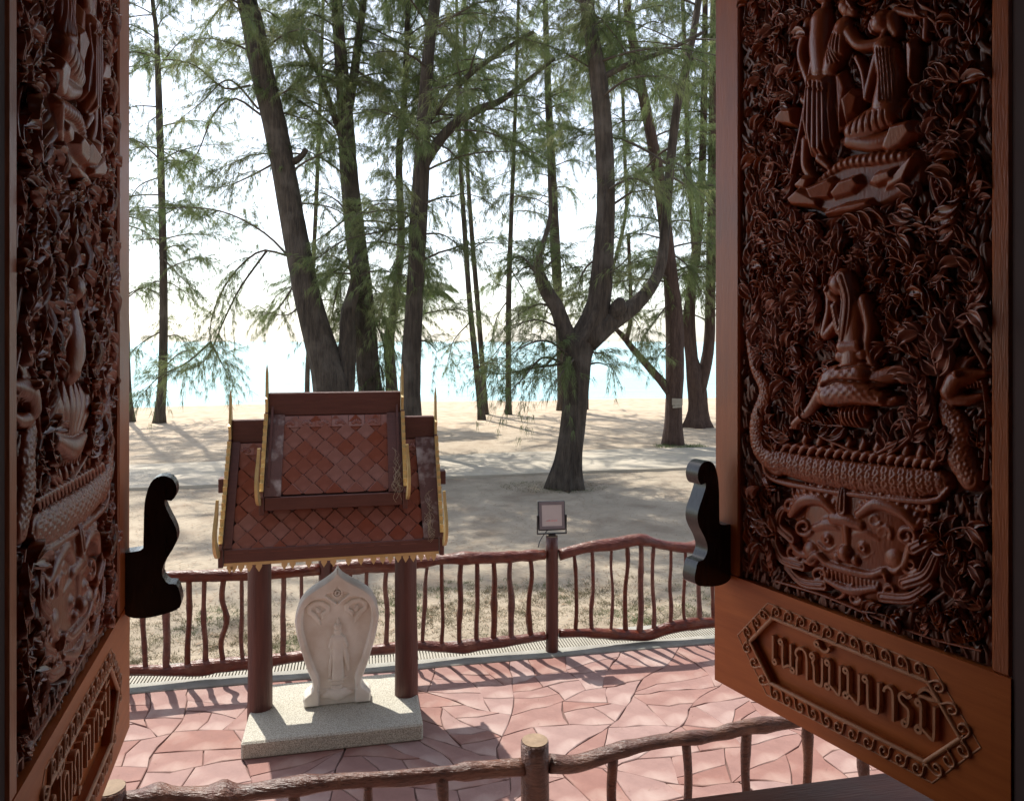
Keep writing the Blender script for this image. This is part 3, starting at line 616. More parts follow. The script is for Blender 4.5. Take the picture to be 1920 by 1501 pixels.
def foliage(door, parent, u0, u1, v0, left, T, cov, res, top, seed):
    rs = random.Random(seed); gv, gu = cov.shape; items = []
    def blocked(u, v):
        i, j = int((v-v0)/res), int((u-u0)/res); return not (0 <= i < gv and 0 <= j < gu) or cov[i, j] > 8
    def addcov(u, v, r):
        i, j, k = int((v-v0)/res), int((u-u0)/res), int(r/res)
        a, b, c, d = max(i-k, 0), max(i+k+1, 0), max(j-k, 0), max(j+k+1, 0)
        cov[a:b, c:d] = np.where(cov[a:b, c:d] > 8, 9, cov[a:b, c:d]+1)
    def leaf(u, v, ang, ln, side, kind=0, lift=0.0):
        # tip must stay on the panel
        tu, tv = u+math.cos(ang)*ln*.8, v+math.sin(ang)*ln*.8
        mg = .008+ln*.22
        if not (u0+mg < tu < u1-mg and v0+.012+ln*.1 < tv < top) or not (u0+mg < u < u1-mg and v0+.010+ln*.12 < v < top): return
        if any(blocked(u+math.cos(ang)*ln*q, v+math.sin(ang)*ln*q) for q in (.3, .55, .75)): return
        var = {0: (0, 1), 1: (2, 3), 2: (4, 5), 3: (6, 7)}[kind][0 if side > 0 else 1]
        items.append((ln, var, u, v, ang, lift)); [addcov(u+math.cos(ang)*ln*q, v+math.sin(ang)*ln*q, ln*.2) for q in (.2, .55)]
    spines = [[(1400,600),(1425,520),(1408,430),(1440,340),(1418,250),(1450,160),(1428,80),(1460,0),(1440,-80)],
              [(1842,690),(1802,600),(1836,500),(1796,420),(1832,330),(1792,240),(1832,150),(1792,60),(1822,-40)],
              [(1600,850),(1512,800),(1466,700),(1460,600),(1500,500),(1560,440),(1608,412)], [(1640,850),(1720,800),(1756,700),(1752,600),(1712,500),(1655,438),(1614,412)],
              [(1690,780),(1722,690),(1690,620),(1662,560),(1645,500)], [(1490,790),(1502,720),(1492,650),(1522,600),(1530,520),(1560,480)], [(1606,520),(1600,470),(1610,425)],
              [(1760,400),(1742,330),(1780,260),(1746,180),(1770,100),(1740,20),(1760,-60)], [(1440,400),(1480,340),(1450,280),(1485,180),(1460,110),(1490,40)], [(1400,1070),(1425,990),(1402,900)],
              [(1812,1190),(1782,1090),(1822,1010),(1800,930)], [(1752,1180),(1716,1090),(1742,1010),(1735,960)], [(1450,1090),(1540,1118),(1640,1160),(1740,1198),(1835,1222)], [(1440,1080),(1450,1010),(1435,940)],
              [(1560,430),(1640,410),(1720,420),(1790,400)], [(1480,430),(1540,412),(1590,405)], [(1840,900),(1845,800),(1838,720)], [(1650,860),(1700,820),(1735,760)]]
    mb = MB()
    for sp in spines:
        P = cr([T(*p) for p in sp], 60); L = np.r_[0, np.cumsum(np.linalg.norm(np.diff(P, axis=0), axis=1))]
        ok = np.array([(u0+.006 < p[0] < u1-.006) and (v0+.004 < p[1] < top) for p in P])
        Q = P[ok]
        if len(Q) > 4: V, F = sweep2(Q, np.linspace(.0055, .003, len(Q)), .022, SEC_ROUND); V[:, 1] += REC; mb.add(V, F)
        s = .01; side = 1
        while s < L[-1]:
            i = min(np.searchsorted(L, s), 58); t = P[i+1]-P[i]; a = math.atan2(t[1], t[0])
            leaf(P[i][0], P[i][1], a+side*rs.uniform(.5, .95), rs.uniform(.085, .125), side if rs.random() < .72 else -side, rs.choice([0, 1, 1, 3]), rs.uniform(0, .010))
            side = -side; s += rs.uniform(.042, .060)
    for it in range(2600):
        u, v = rs.uniform(u0+.01, u1-.01), rs.uniform(v0+.008, top-.02); i, j = int((v-v0)/res), int((u-u0)/res)
        if cov[i, j] > 0: continue
        fl = math.pi/2+1.1*math.sin(v*9+u*5)+.7*math.cos(u*14-v*6); big = it < 1400
        leaf(u-.3*.06*math.cos(fl), v-.3*.06*math.sin(fl), fl+rs.uniform(-.3, .3), rs.uniform(.075, .105) if big else rs.uniform(.05, .07), rs.choice([-1, 1]), rs.choice([0, 1, 2, 3]), rs.uniform(0, .010))
    items.sort(key=lambda q: -q[0]); vis = [q for q in items if q[3] < CZ-.0]; keep = 0
    def Mx(q):
        ln, var, u, v, ang, lift = q; ca, sa = math.cos(ang-math.pi/2), math.sin(ang-math.pi/2)
        return Matrix(((ln*ca, 0, -ln*sa, u), (0, .040+ln*.5, 0, REC-lift), (ln*sa, 0, ln*ca, v), (0, 0, 0, 1)))
    for q in items[:290]: inst('carved_leaf', LEAVES[q[1]][2], parent, Mx(q))
    st = MB()
    for q in items[290:]:
        V, F, _ = LEAVES[q[1]]; m = np.array(Mx(q)); st.add((V@m[:3, :3].T)+m[:3, 3], F)
    o = st.build('carved_foliage', M['carveleaf'], parent, smooth=True); o['kind'] = 'stuff'
    mb.build('vine_stems', M['carve'], parent, smooth=True)
    return len(items)

# Thai letter strokes in a unit box
def circ(cx, cy, r, a0=0, n=9, turn=1): return [(cx+r*math.cos(a0+turn*2*math.pi*k/n), cy+r*math.sin(a0+turn*2*math.pi*k/n)) for k in range(n+1)]
TH = {
 'เ': (.34, [[(.08,1),(.08,.12)]+circ(.16,.09,.085,math.pi,9,1)]),
 'น': (.72, [circ(.1,.9,.085,0,9,1)+[(.19,.86),(.19,.0),(.30,.1),(.46,.2),(.56,.14)], [(.55,.97),(.55,.1)]+circ(.63,.09,.085,math.pi,9,-1)]),
 'ก': (.64, [[(.1,0),(.1,.52),(.15,.62),(.03,.74),(.12,.92),(.3,1),(.47,.93),(.54,.76),(.54,0)]]),
 'ข': (.64, [circ(.12,.9,.085,0,9,1)+[(.2,.84),(.12,.68),(.2,.58),(.2,.06),(.30,0),(.46,0),(.54,.06),(.54,.97)]]),
 'ั': (0, [circ(-.34,1.36,.085,0,9,1)+[(-.25,1.30),(-.14,1.22),(.0,1.20),(.12,1.28),(.18,1.42)]]),
 'ม': (.72, [circ(.1,.9,.085,0,9,1)+[(.19,.85),(.19,.2)]+circ(.1,.1,.09,.6,9,1)+[(.22,.18),(.36,.1),(.50,.0),(.60,.0),(.60,.97)]]),
 'บ': (.70, [circ(.1,.9,.085,0,9,1)+[(.19,.85),(.19,.07),(.28,0),(.50,0),(.58,.07),(.58,.97)]]),
 'ป': (.70, [circ(.1,.9,.085,0,9,1)+[(.19,.85),(.19,.07),(.28,0),(.50,0),(.58,.07),(.58,1.4)]]),
 'า': (.5, [[(.06,.78),(.1,.92),(.22,1),(.34,.93),(.38,.78),(.38,0)]]),
 'ร': (.6, [circ(.26,.09,.085,math.pi*.1,9,1)+[(.37,.12),(.40,.45),(.38,.58),(.2,.66),(.1,.74),(.07,.86),(.16,.97),(.28,.93),(.36,.9),(.5,1.02)]]),
 'ี': (0, [[(-.62,1.14),(-.55,1.30),(-.36,1.42),(-.16,1.34),(-.08,1.14),(-.62,1.14)], [(-.08,1.14),(-.06,1.52)]]),
 'ญ': (.9, [circ(.13,.12,.085,math.pi*.9,9,1)+[(.22,.2),(.22,.55),(.12,.68),(.16,.9),(.32,1),(.47,.9),(.5,.7),(.5,.06),(.6,0),(.72,.0),(.78,.07),(.78,.97)], circ(.56,-.2,.06,0,8,1)+[(.66,-.14),(.74,-.26)]]),
}
def chaikin(Q, it=2):
    Q = np.array(Q, float)
    for _ in range(it):
        a, b = Q[:-1], Q[1:]; Q = np.vstack([Q[:1], np.stack([a*.75+b*.25, a*.25+b*.75], 1).reshape(-1, 2), Q[-1:]])
    return Q
def plaque(door, parent, hexo, hexi, text, tu0, tu1, tv, th):
    W_, rail_top = door.W, door.rail_top
    # bottom rail with a hexagonal sunk panel
    outer = [(0, 0), (W_, 0), (W_, rail_top), (0, rail_top)]; hole = hexi
    tri = tessellate_polygon([[Vector((*p, 0)) for p in outer], [Vector((*p, 0)) for p in hole]])
    V = [(p[0], 0, p[1]) for p in outer+hole]; n = len(hole); F = [tuple(t) for t in tri]
    V += [(p[0], .016, p[1]) for p in hole]; F += [(4+i, 4+(i+1) % n, 4+n+(i+1) % n, 4+n+i) for i in range(n)]+[tuple(4+n+i for i in range(n))]
    b = len(V); V += [(p[0], .05, p[1]) for p in outer]; F += [(i, b+i, b+(i+1) % 4, (i+1) % 4) for i in range(4)]+[(b, b+1, b+2, b+3)]
    rail = fixnormals(ob('bottom_rail', V, F, M['plaque'], parent, smooth=False))
    for hx, wd, hh in ((hexo, .0016, .0012), (hexi, .0045, .005)):
        Q = [np.array(p) for p in hx]; mb = MB()
        for i in range(len(Q)):
            V, F = sweep2(np.array([Q[i], (Q[i]+Q[(i+1) % len(Q)])/2, Q[(i+1) % len(Q)]]), wd, hh, SEC_ROUND); mb.add(V, F)
        mb.build('plaque_moulding', M['worn'], rail, True)
    # running scrolls between the two hexagons
    sp = cr([(-.56,-.40),(-.42,-.42),(-.30,-.22),(-.26,.08),(-.12,.36),(.12,.42),(.30,.28),(.33,.04),(.20,-.14),(.03,-.10),(.0,.06),(.10,.14)], 26)
    V, F = sweep2(sp, np.r_[np.linspace(.05, .085, 14), np.linspace(.085, .05, 12)], .16, SEC_ROUND)
    ms = newmesh('border_scroll', V, F, M['worn'])
    n6 = len(hexo)
    for i in range(n6):
        a = (np.array(hexo[i])+np.array(hexi[i]))/2; c = (np.array(hexo[(i+1) % n6])+np.array(hexi[(i+1) % n6]))/2
        L_ = np.linalg.norm(c-a); cnt = max(2, round(L_/.036)); d = (c-a)/L_
        thick = np.linalg.norm(np.array(hexo[i])-np.array(hexi[i]))*.62
        for q in range(cnt):
            p = a+d*L_*(q+.5)/cnt; s = .0335; sg = 1 if q < cnt/2 else -1
            ux, uz = d*s*sg; vx, vz = np.array([-d[1], d[0]])*s*(1 if i in (0, 1, 2) else 1)
            inst('border_scroll', ms, rail, Matrix(((ux, 0, vx, p[0]), (0, s, 0, 0), (uz, 0, vz, p[1]), (0, 0, 0, 1))))
    # raised lettering
    tw = sum(TH[ch][0] for ch in text); sx = (tu1-tu0)/tw; x = tu0
    for ch in text:
        w_, strokes = TH[ch]; mb = MB()
        for st in strokes:
            Pp = [(x+px*sx, tv+py*th) for px, py in st]; Q = [Pp[0]]
            for p in Pp[1:]:
                if math.dist(p, Q[-1]) > .0015: Q.append(p)
            V, F = sweep2(chaikin(Q), .0033, .0125, SEC_FLAT); V[:, 1] += .0165
            k = len(SEC_FLAT); mb.add(V, F+[tuple(range(k)), tuple(range(len(V)-k, len(V)))])
        mb.build('letter', M['worn'], rail, False); x += w_*sx

def shutter(door, name, label, left, text, seed):
    root = empty(name, door.A, door.rz); tag(root, label, 'shutter', 'carved window shutters')
    if left: u0, u1 = door.px(33, 900)[0], door.px(224, 900)[0]
    else: u0, u1 = door.px(1385, 900)[0], door.px(1858, 900)[0]
    u0 = max(u0, .028); u1 = min(u1, door.W-.028)
    v0 = DR.px(1385, 1083)[1]; door.rail_top = v0
    MB().box((0, 0, v0+.0005), (u0, .05, HT), .004).build('stile', M['door'], root); MB().box((u1, 0, v0+.0005), (door.W, .05, HT), .004).build('stile', M['door'], root)
    MB().box((u0+.0005, .0, HT-.2), (u1-.0005, .05, HT), .004).build('top_rail', M['door'], root)
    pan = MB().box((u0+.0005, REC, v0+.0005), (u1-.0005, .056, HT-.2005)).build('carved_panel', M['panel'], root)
    pan.location.y = -.014
    T, cov, res, top = carve(door, pan, u0, u1, v0, left)
    print(name, 'W', door.W, 'u', u0, u1, 'v0', v0, 'leaves', foliage(door, pan, u0, u1, v0, left, T, cov, res, top, seed))
    ho = [DR.px(*p) for p in ((1383,1188),(1440,1130),(1750,1251),(1839,1403),(1748,1468),(1438,1301))]
    hi = [DR.px(*p) for p in ((1407,1199),(1449,1156),(1741,1279),(1802,1383),(1735,1429),(1446,1279))]
    f = lambda p: (p[0]/DR.W*door.W, p[1])
    vm = (ho[0][1]+ho[3][1])/2
    sym = lambda h: [(h[0][0], vm), (h[1][0], (h[1][1]+h[2][1])/2), (h[2][0], (h[1][1]+h[2][1])/2), (h[3][0], vm), (h[4][0], (h[4][1]+h[5][1])/2), (h[5][0], (h[4][1]+h[5][1])/2)]
    ho, hi = [f(p) for p in sym(ho)], [f(p) for p in sym(hi)]
    if left: fl = lambda h: [(door.W-p[0], p[1]) for p in (h[3], h[2], h[1], h[0], h[5], h[4])]; ho, hi = fl(ho), fl(hi)
    t0, t1 = DR.px(1443, 1240), DR.px(1752, 1388)
    tu0, tu1 = (t0[0], t1[0]) if not left else (door.W-t1[0], door.W-t0[0]+.0)
    print('hex', ho, hi, t0, t1)
    plaque(door, root, ho, hi, text, tu0, tu1+.004, min(t0[1], t1[1])-.003, .064)
    # black scroll-shaped latch standing off the free stile
    pts = [(0,.118),(.0,.0),(.128,.0),(.131,.042),(.122,.050),(.105,.052),(.092,.066),(.090,.078),(.100,.098),(.120,.122),(.128,.140),(.124,.160),(.108,.186),(.096,.208),(.098,.216),(.112,.212),(.124,.222),(.126,.240),(.114,.256),(.090,.262),(.066,.254),(.052,.230),(.046,.200),(.044,.140),(.040,.122)]
    P2 = cr(pts+[pts[0]], 90)[:-1]; P2 = [(p[0]*(.80 if left else .84), p[1]*1.12) for p in P2]
    V, F = prism([(p[0], p[1]) for p in P2], -.021, .021)
    lo, z0 = (door.W-.030, DR.px(1362, 1088)[1]+.005) if left else (.034, DR.px(1362, 1088)[1]+.01)
    V = [(y+lo, -x-.0005, z+z0) for x, y, z in V]
    autosmooth(fixnormals(ob('latch_hook', V, F, M['black'], root, smooth=False)))
    return root
shutter(DR, 'window_shutter', 'right carved teak shutter with seated long-haired figure and Thai letters', False, 'เนกขัมมบารมี', 5)
shutter(DL, 'window_shutter', 'left carved teak shutter seen edge-on with carved lotus and scaled band', True, 'ปัญญาบารมี', 9)

# ------------------------------------------------------------------ small roofed shrine
SH = Vector((-1.29, 5.463, 0)); SA = R(12.0)
sh = empty('roofed_shrine', SH, SA); tag(sh, 'small wooden shrine with two-tier diamond-tiled roof and gold finials', 'shrine')
RY = .06                                     # ridge line in the shrine's depth
# pebble-dash base slab
V, F = boxvf((-.60, -.425, 0), (.60, .425, .115), .012); ob('base_slab', V, F, M['pebble'], sh, smooth=False)
for x in (-.535, .515):
    P = [(x, RY, -.0), (x+.003, RY, .4), (x-.003, RY, .9), (x, RY, 1.62)]; Pt = cr(P, 20)
    rg = np.random.default_rng(int(abs(x)*1000)); ph = rg.uniform(0, 6, 5)
    V, F = tubevf(Pt, np.linspace(.088, .078, 20), 28, 0, rfun=lambda t, A: 1+.018*np.sin(5*A+ph[0]+t*2)+.012*np.sin(11*A+ph[1])+.01*np.sin(17*A+ph[2]-t*3)+.02*np.exp(-((A-ph[3])/.12)**2)*-1)
    ob('post', V, F, M['post'], sh)
def tier(zr, run, drop, half, boardL, boardR, pre, chofa, mats_old):
    """one gable tier: ridge height zr, slope run/drop, half length; front slope towards -y carries single tiles"""
    sl_ = math.hypot(run, drop); dn = Vector((0, -run/sl_, -drop/sl_)); nr = Vector((0, -drop/sl_, run/sl_)); o = Vector((0, RY, zr))
    pt = lambda x, s, h: o+Vector((x, 0, 0))+dn*s+nr*h
    def slab(x0, x1, s0, s1, h0, h1, name, m, skew=0.0):
        V = []
        for h in (h0, h1):
            V += [pt(x0, s0, h), pt(x1, s0, h), pt(x1+skew, s1, h), pt(x0+skew, s1, h)]
        return fixnormals(ob(name, V, [(0,3,2,1),(4,5,6,7),(0,1,5,4),(1,2,6,5),(2,3,7,6),(3,0,4,7)], m, sh, smooth=False))
    slab(-half+.02, half-.02, 0, sl_, -.03, -.006, 'roof_deck', M['deck'])
    # rear slope boards (away from the window)
    bdn = Vector((0, run/sl_, -drop/sl_)); bnr = Vector((0, drop/sl_, run/sl_))
    V = []
    for h in (-.03, -.002):
        V += [o+Vector((x, 0, 0))+bdn*s+bnr*h for x, s in ((-half+.02, 0), (half-.02, 0), (half-.02, sl_), (-half+.02, sl_))]
    fixnormals(ob('roof_deck', V, [(0,3,2,1),(4,5,6,7),(0,1,5,4),(1,2,6,5),(2,3,7,6),(3,0,4,7)], M['roofwood'], sh, smooth=False))
    # ridge board, front face slightly tilted
    ob('ridge_board', *boxvf((-half+.012, RY-.024, zr-.012), (half-.012, RY+.024, zr+.155), .006), M['roofwood'], sh, smooth=False)
    # side boards lying on the tiles
    slab(-half+.015, -half+boardL, .02, sl_+.005, .010, .030, 'verge_board', mats_old[0], 0)
    slab(half-boardR, half-.015, .02, sl_+.005, .010, .030, 'verge_board', mats_old[1], .03 if boardR > .13 else 0)
    # fascia
    e = pt(0, sl_, 0)
    ob('fascia', *boxvf((-half+.02, e.y-.03, e.z-.085), (half-.02, e.y-.004, e.z+.004), .004), M['roofwood'], sh, smooth=False)
    for sx in (-1, 1): ob('fascia_end', *boxvf((sx*half-.016, e.y-.034, e.z-.115), (sx*half+.016, e.y+.012, e.z+.012), .004), M['roofwood'], sh, smooth=False)
    # diamond tiles
    tw, thh = .1435, .130; x0, x1 = -half+boardL-.03, half-boardR+.03
    row = 0; s = .092
    while s < sl_+.028:
        off = (row % 2)*tw/2; k = math.floor((x0-off)/tw)
        while k*tw+off < x1+tw*.4:
            cx_ = k*tw+off
            if x0-.02 < cx_ < x1+.02 and not (pre == 'lower' and abs(cx_) < .40 and s < .34):
                t = inst('roof_tile', TILE if s < sl_-.035 else TILEH, sh); jit = rs.uniform(-.0022, .0022)
                mx = Matrix((Vector((1, 0, 0)), -dn, nr)).transposed().to_4x4(); mx = mx @ Matrix.Rotation(R(9.5+rs.uniform(-1, 1)), 4, 'X') @ Matrix.Rotation(R(rs.uniform(-1.2, 1.2)), 4, 'Z') @ Matrix.Rotation(R(rs.uniform(-.6, .6)), 4, 'Y')
                mx.translation = pt(cx_+jit, s, .010); t.matrix_local = mx
            k += 1
        s += thh/2; row += 1
    # ridge course: flat tiles with a moulded flower
    cw = .118; k = 0; x = x0+.01
    while x < x1:
        w_ = min(cw, x1-x)-.003
        if not (pre == 'lower' and abs(x+w_/2) < .40):
            o2 = slab(x, x+w_, .030, .118, .006, .018+rs.uniform(0, .004), 'ridge_tile', M['tile'])
            if w_ > .09:
                mb = MB()
                for q in range(7):
                    a = R(20+q*23.3); P = [pt(x+w_/2+math.cos(a)*.012, .105-math.sin(a)*.010, .020), pt(x+w_/2+math.cos(a)*.040, .105-math.sin(a)*.046, .021)]
                    mb.add(*tubevf([list(p) for p in cr([list(P[0]), list(P[1])], 4)], [.004, .007, .008, .003], 6))
                mb.build('flower_relief', M['tile'], o2, True)
        x += cw
    # gold bargeboards with leaf edge, horn finials and tail finials at both gable ends
    for sx in (-1, 1):
        xb = sx*half
        def yz(s, h, back=False):
            return ((bdn if back else dn)*s+(bnr if back else nr)*h)
        mb = MB()
        for back in (False, True):
            V = []
            for xx in (xb-.011, xb+.011):
                for s_, h_ in ((0, -.05), (0, .045), (sl_+.02, .045), (sl_+.02, -.05)): q = o+yz(s_, h_, back); V.append((xx, q.y, q.z))
            mb.add(V, [(0,1,2,3),(7,6,5,4),(0,4,5,1),(1,5,6,2),(2,6,7,3),(3,7,4,0)])
        bb = mb.build('bargeboard', M['roofwood'], sh)
        for back in (False, True):
            nleaf = int(sl_/.058)
            for q in range(nleaf):
                s_ = .03+q*(sl_-.05)/nleaf; prof = [(s_, .045), (s_+.052, .045), (s_+.054, .056), (s_+.030, .062), (s_+.006, .082), (s_-.004, .060)]
                V = [(xb-.013, *(o+yz(a_, h_, back)).yz) for a_, h_ in prof]+[(xb+.013, *(o+yz(a_, h_, back)).yz) for a_, h_ in prof]; m_ = len(prof)
                ob('edge_leaf', V, [tuple(range(m_)), tuple(range(2*m_-1, m_-1, -1))]+[(i, (i+1) % m_, m_+(i+1) % m_, m_+i) for i in range(m_)], M['gold'], bb, smooth=False)
        # horn finial rising from the ridge end
        yy = o.y; z0 = zr+.10
        prof = [(.035, z0-.10), (.045, z0+.02), (.018, z0+.10), (.004, z0+.20), (-.012, z0+.23+chofa), (-.022, z0+.20), (-.03, z0+.10), (-.048, z0+.03), (-.075, z0+.015), (-.05, z0-.02), (-.04, z0-.10)]
        V = [(xb-.009*(1 if i != 4 else .25), yy+a_, z_) for i, (a_, z_) in enumerate(prof)]+[(xb+.009*(1 if i != 4 else .25), yy+a_, z_) for i, (a_, z_) in enumerate(prof)]
        m_ = len(prof); tri = tessellate_polygon([[Vector((a_, z_, 0)) for a_, z_ in prof]])
        fixnormals(ob('horn_finial', V, [tuple(t) for t in tri]+[tuple(m_+i for i in t) for t in tri]+[(i, (i+1) % m_, m_+(i+1) % m_, m_+i) for i in range(m_)], M['gold'], sh, smooth=False))
        # tail finial curling up at the eave
        e2 = pt(0, sl_, .03); cv = cr([(e2.y+.04, e2.z-.02), (e2.y-.03, e2.z-.03), (e2.y-.09, e2.z+.03), (e2.y-.10, e2.z+.12), (e2.y-.065, e2.z+.22), (e2.y-.075, e2.z+.335)], 18)
        wv = np.interp(np.linspace(0, 1, 18), [0, .3, .7, 1], [.018, .040, .030, .003]); T_ = np.gradient(cv, axis=0); T_ /= np.linalg.norm(T_, axis=1)[:, None]; Nn = np.stack([-T_[:, 1], T_[:, 0]], 1)
        V = []; bow = sx*.012*np.sin(np.linspace(0, 1, 18)*math.pi)
        for i in range(18):
            for dx in (-.012, .012):
                for sg in (-1, 1): q = cv[i]+Nn[i]*wv[i]*sg; V.append((xb+sx*.008+bow[i]+dx*.8, q[0], q[1]))
        F = []
        for i in range(17):
            a = 4*i; F += [(a, a+1, a+5, a+4), (a+2, a+6, a+7, a+3), (a, a+4, a+6, a+2), (a+1, a+3, a+7, a+5)]
        F += [(0, 2, 3, 1), (68, 69, 71, 70)]
        autosmooth(fixnormals(ob('tail_finial', V, F, M['gold'], sh, smooth=False)))
    return pt, sl_, e
# tile mesh: diamond with stepped lower edges
half_ = [(.5, .0), (.46, -.075), (.37, -.115), (.345, -.175), (.24, -.235), (.215, -.300), (.10, -.375), (0, -.515)]
outl = [(0, .5)]+[(x, y) for x, y in half_]+[(-x, y) for x, y in half_[-2::-1]]
outl = [(x*.133, y*.134) for x, y in outl]; n_ = len(outl)
V = [(x, y, -.009) for x, y in outl]+[(x, y, .003) for x, y in outl]+[(x*.95, y*.95, .0062) for x, y in outl]
F = [(i, (i+1) % n_, n_+(i+1) % n_, n_+i) for i in range(n_)]+[(n_+i, n_+(i+1) % n_, 2*n_+(i+1) % n_, 2*n_+i) for i in range(n_)]+[tuple(2*n_+i for i in range(n_))]
TILE = newmesh('roof_tile', V, F, M['tile'], smooth=False)
oh = [(0, .5), (.5, 0), (.40, -.06), (-.40, -.06), (-.5, 0)]; oh = [(x*.136, y*.136) for x, y in oh]
V = [(x, y, -.004) for x, y in oh]+[(x, y, .003) for x, y in oh]+[(x*.93, y*.93, .0062) for x, y in oh]
TILEH = newmesh('roof_tile', V, [(i, (i+1) % 5, 5+(i+1) % 5, 5+i) for i in range(5)]+[(5+i, 5+(i+1) % 5, 10+(i+1) % 5, 10+i) for i in range(5)]+[tuple(10+i for i in range(5))], M['tile'], smooth=False)
ptL, slL, eL = tier(2.045, .40, .67, .735, .07, .155, 'lower', .04, (M['roofwood'], M['oldboard']))
ptU, slU, eU = tier(2.235, .325, .54, .485, .125, .115, 'upper', .03, (M['oldboard'], M['roofwood']))
for sx in (-1, 1):                           # boxed sides between the tiers
    fixnormals(ob('tier_side', *prism([(RY-.30, 1.62), (RY-.02, 2.10), (RY-.02, 2.30), (RY-.32, 1.77)], sx*.445-.008, sx*.445+.008), M['roofwood'], sh, smooth=False)).data.transform(Matrix(((0, 1, 0, 0), (1, 0, 0, 0), (0, 0, 1, 0), (0, 0, 0, 1))))
ob('purlin', *boxvf((-.80, RY-.13, 1.70), (.80, RY-.04, 1.80), .004), M['roofwood'], sh, smooth=False)
ob('eave_beam', *boxvf((-.66, RY-.05, 1.50), (.66, RY+.05, 1.60), .004), M['roofwood'], sh, smooth=False)
for x in (-.52, .5): ob('rafter_brace', *boxvf((x-.03, RY-.36, 1.36), (x+.03, RY+.36, 1.41), .004), M['roofwood'], sh, smooth=False)
fr = ob('gold_fringe', *boxvf((-.715, eL.y-.026, eL.z-.106), (.715, eL.y-.010, eL.z-.086)), M['goldflat'], sh, smooth=False)
pf = [(-.016, 0), (.016, 0), (.021, -.014), (.012, -.030), (0, -.050), (-.012, -.030), (-.021, -.014)]
Vp, Fp = prism(pf, -.005, .005); LEAFP = newmesh('fringe_leaf', Vp, Fp, M['goldflat'], smooth=False)
for px in (432,439,453,468,486,534,549,579,608,625,654,676,700,717,732,747,761,774,789,802,812):
    d = Vector(((px-CX)/FPX, 1, 0)); q = SH+Vector((0, 0, 0)); ex = Vector((math.cos(SA), math.sin(SA), 0)); ey = Vector((-math.sin(SA), math.cos(SA), 0))
    t = (SH+ey*eL.y).dot(ey)/d.dot(ey); lx = (d*t-SH).dot(ex)
    if abs(lx) < .71: inst('fringe_leaf', LEAFP, fr, Matrix.Translation((lx, eL.y-.018, eL.z-.104+rs.uniform(-.002, .002))) @ Matrix.Rotation(R(rs.uniform(-5, 5)), 4, 'Y'))
# dried roots hanging on the right verge of the tiers
for cx_, pt_, s0, s1 in ((.432, ptU, .30, .60), (.66, ptL, .42, .72)):
    mb = MB()
    for k in range(16):
        a = rs.uniform(s0, s1); P = [list(pt_(cx_+rs.uniform(-.03, .03), a+q*.035, .036+rs.uniform(0, .012))) for q in range(5)]
        P = [[p[0]+rs.uniform(-.016, .016), p[1], p[2]] for p in P]; mb.add(*tubevf(cr(P, 9), .0012, 3))
    o = mb.build('dry_straw', mat('straw', (.34,.28,.19), (.42,.35,.25)), sh); o['kind'] = 'stuff'

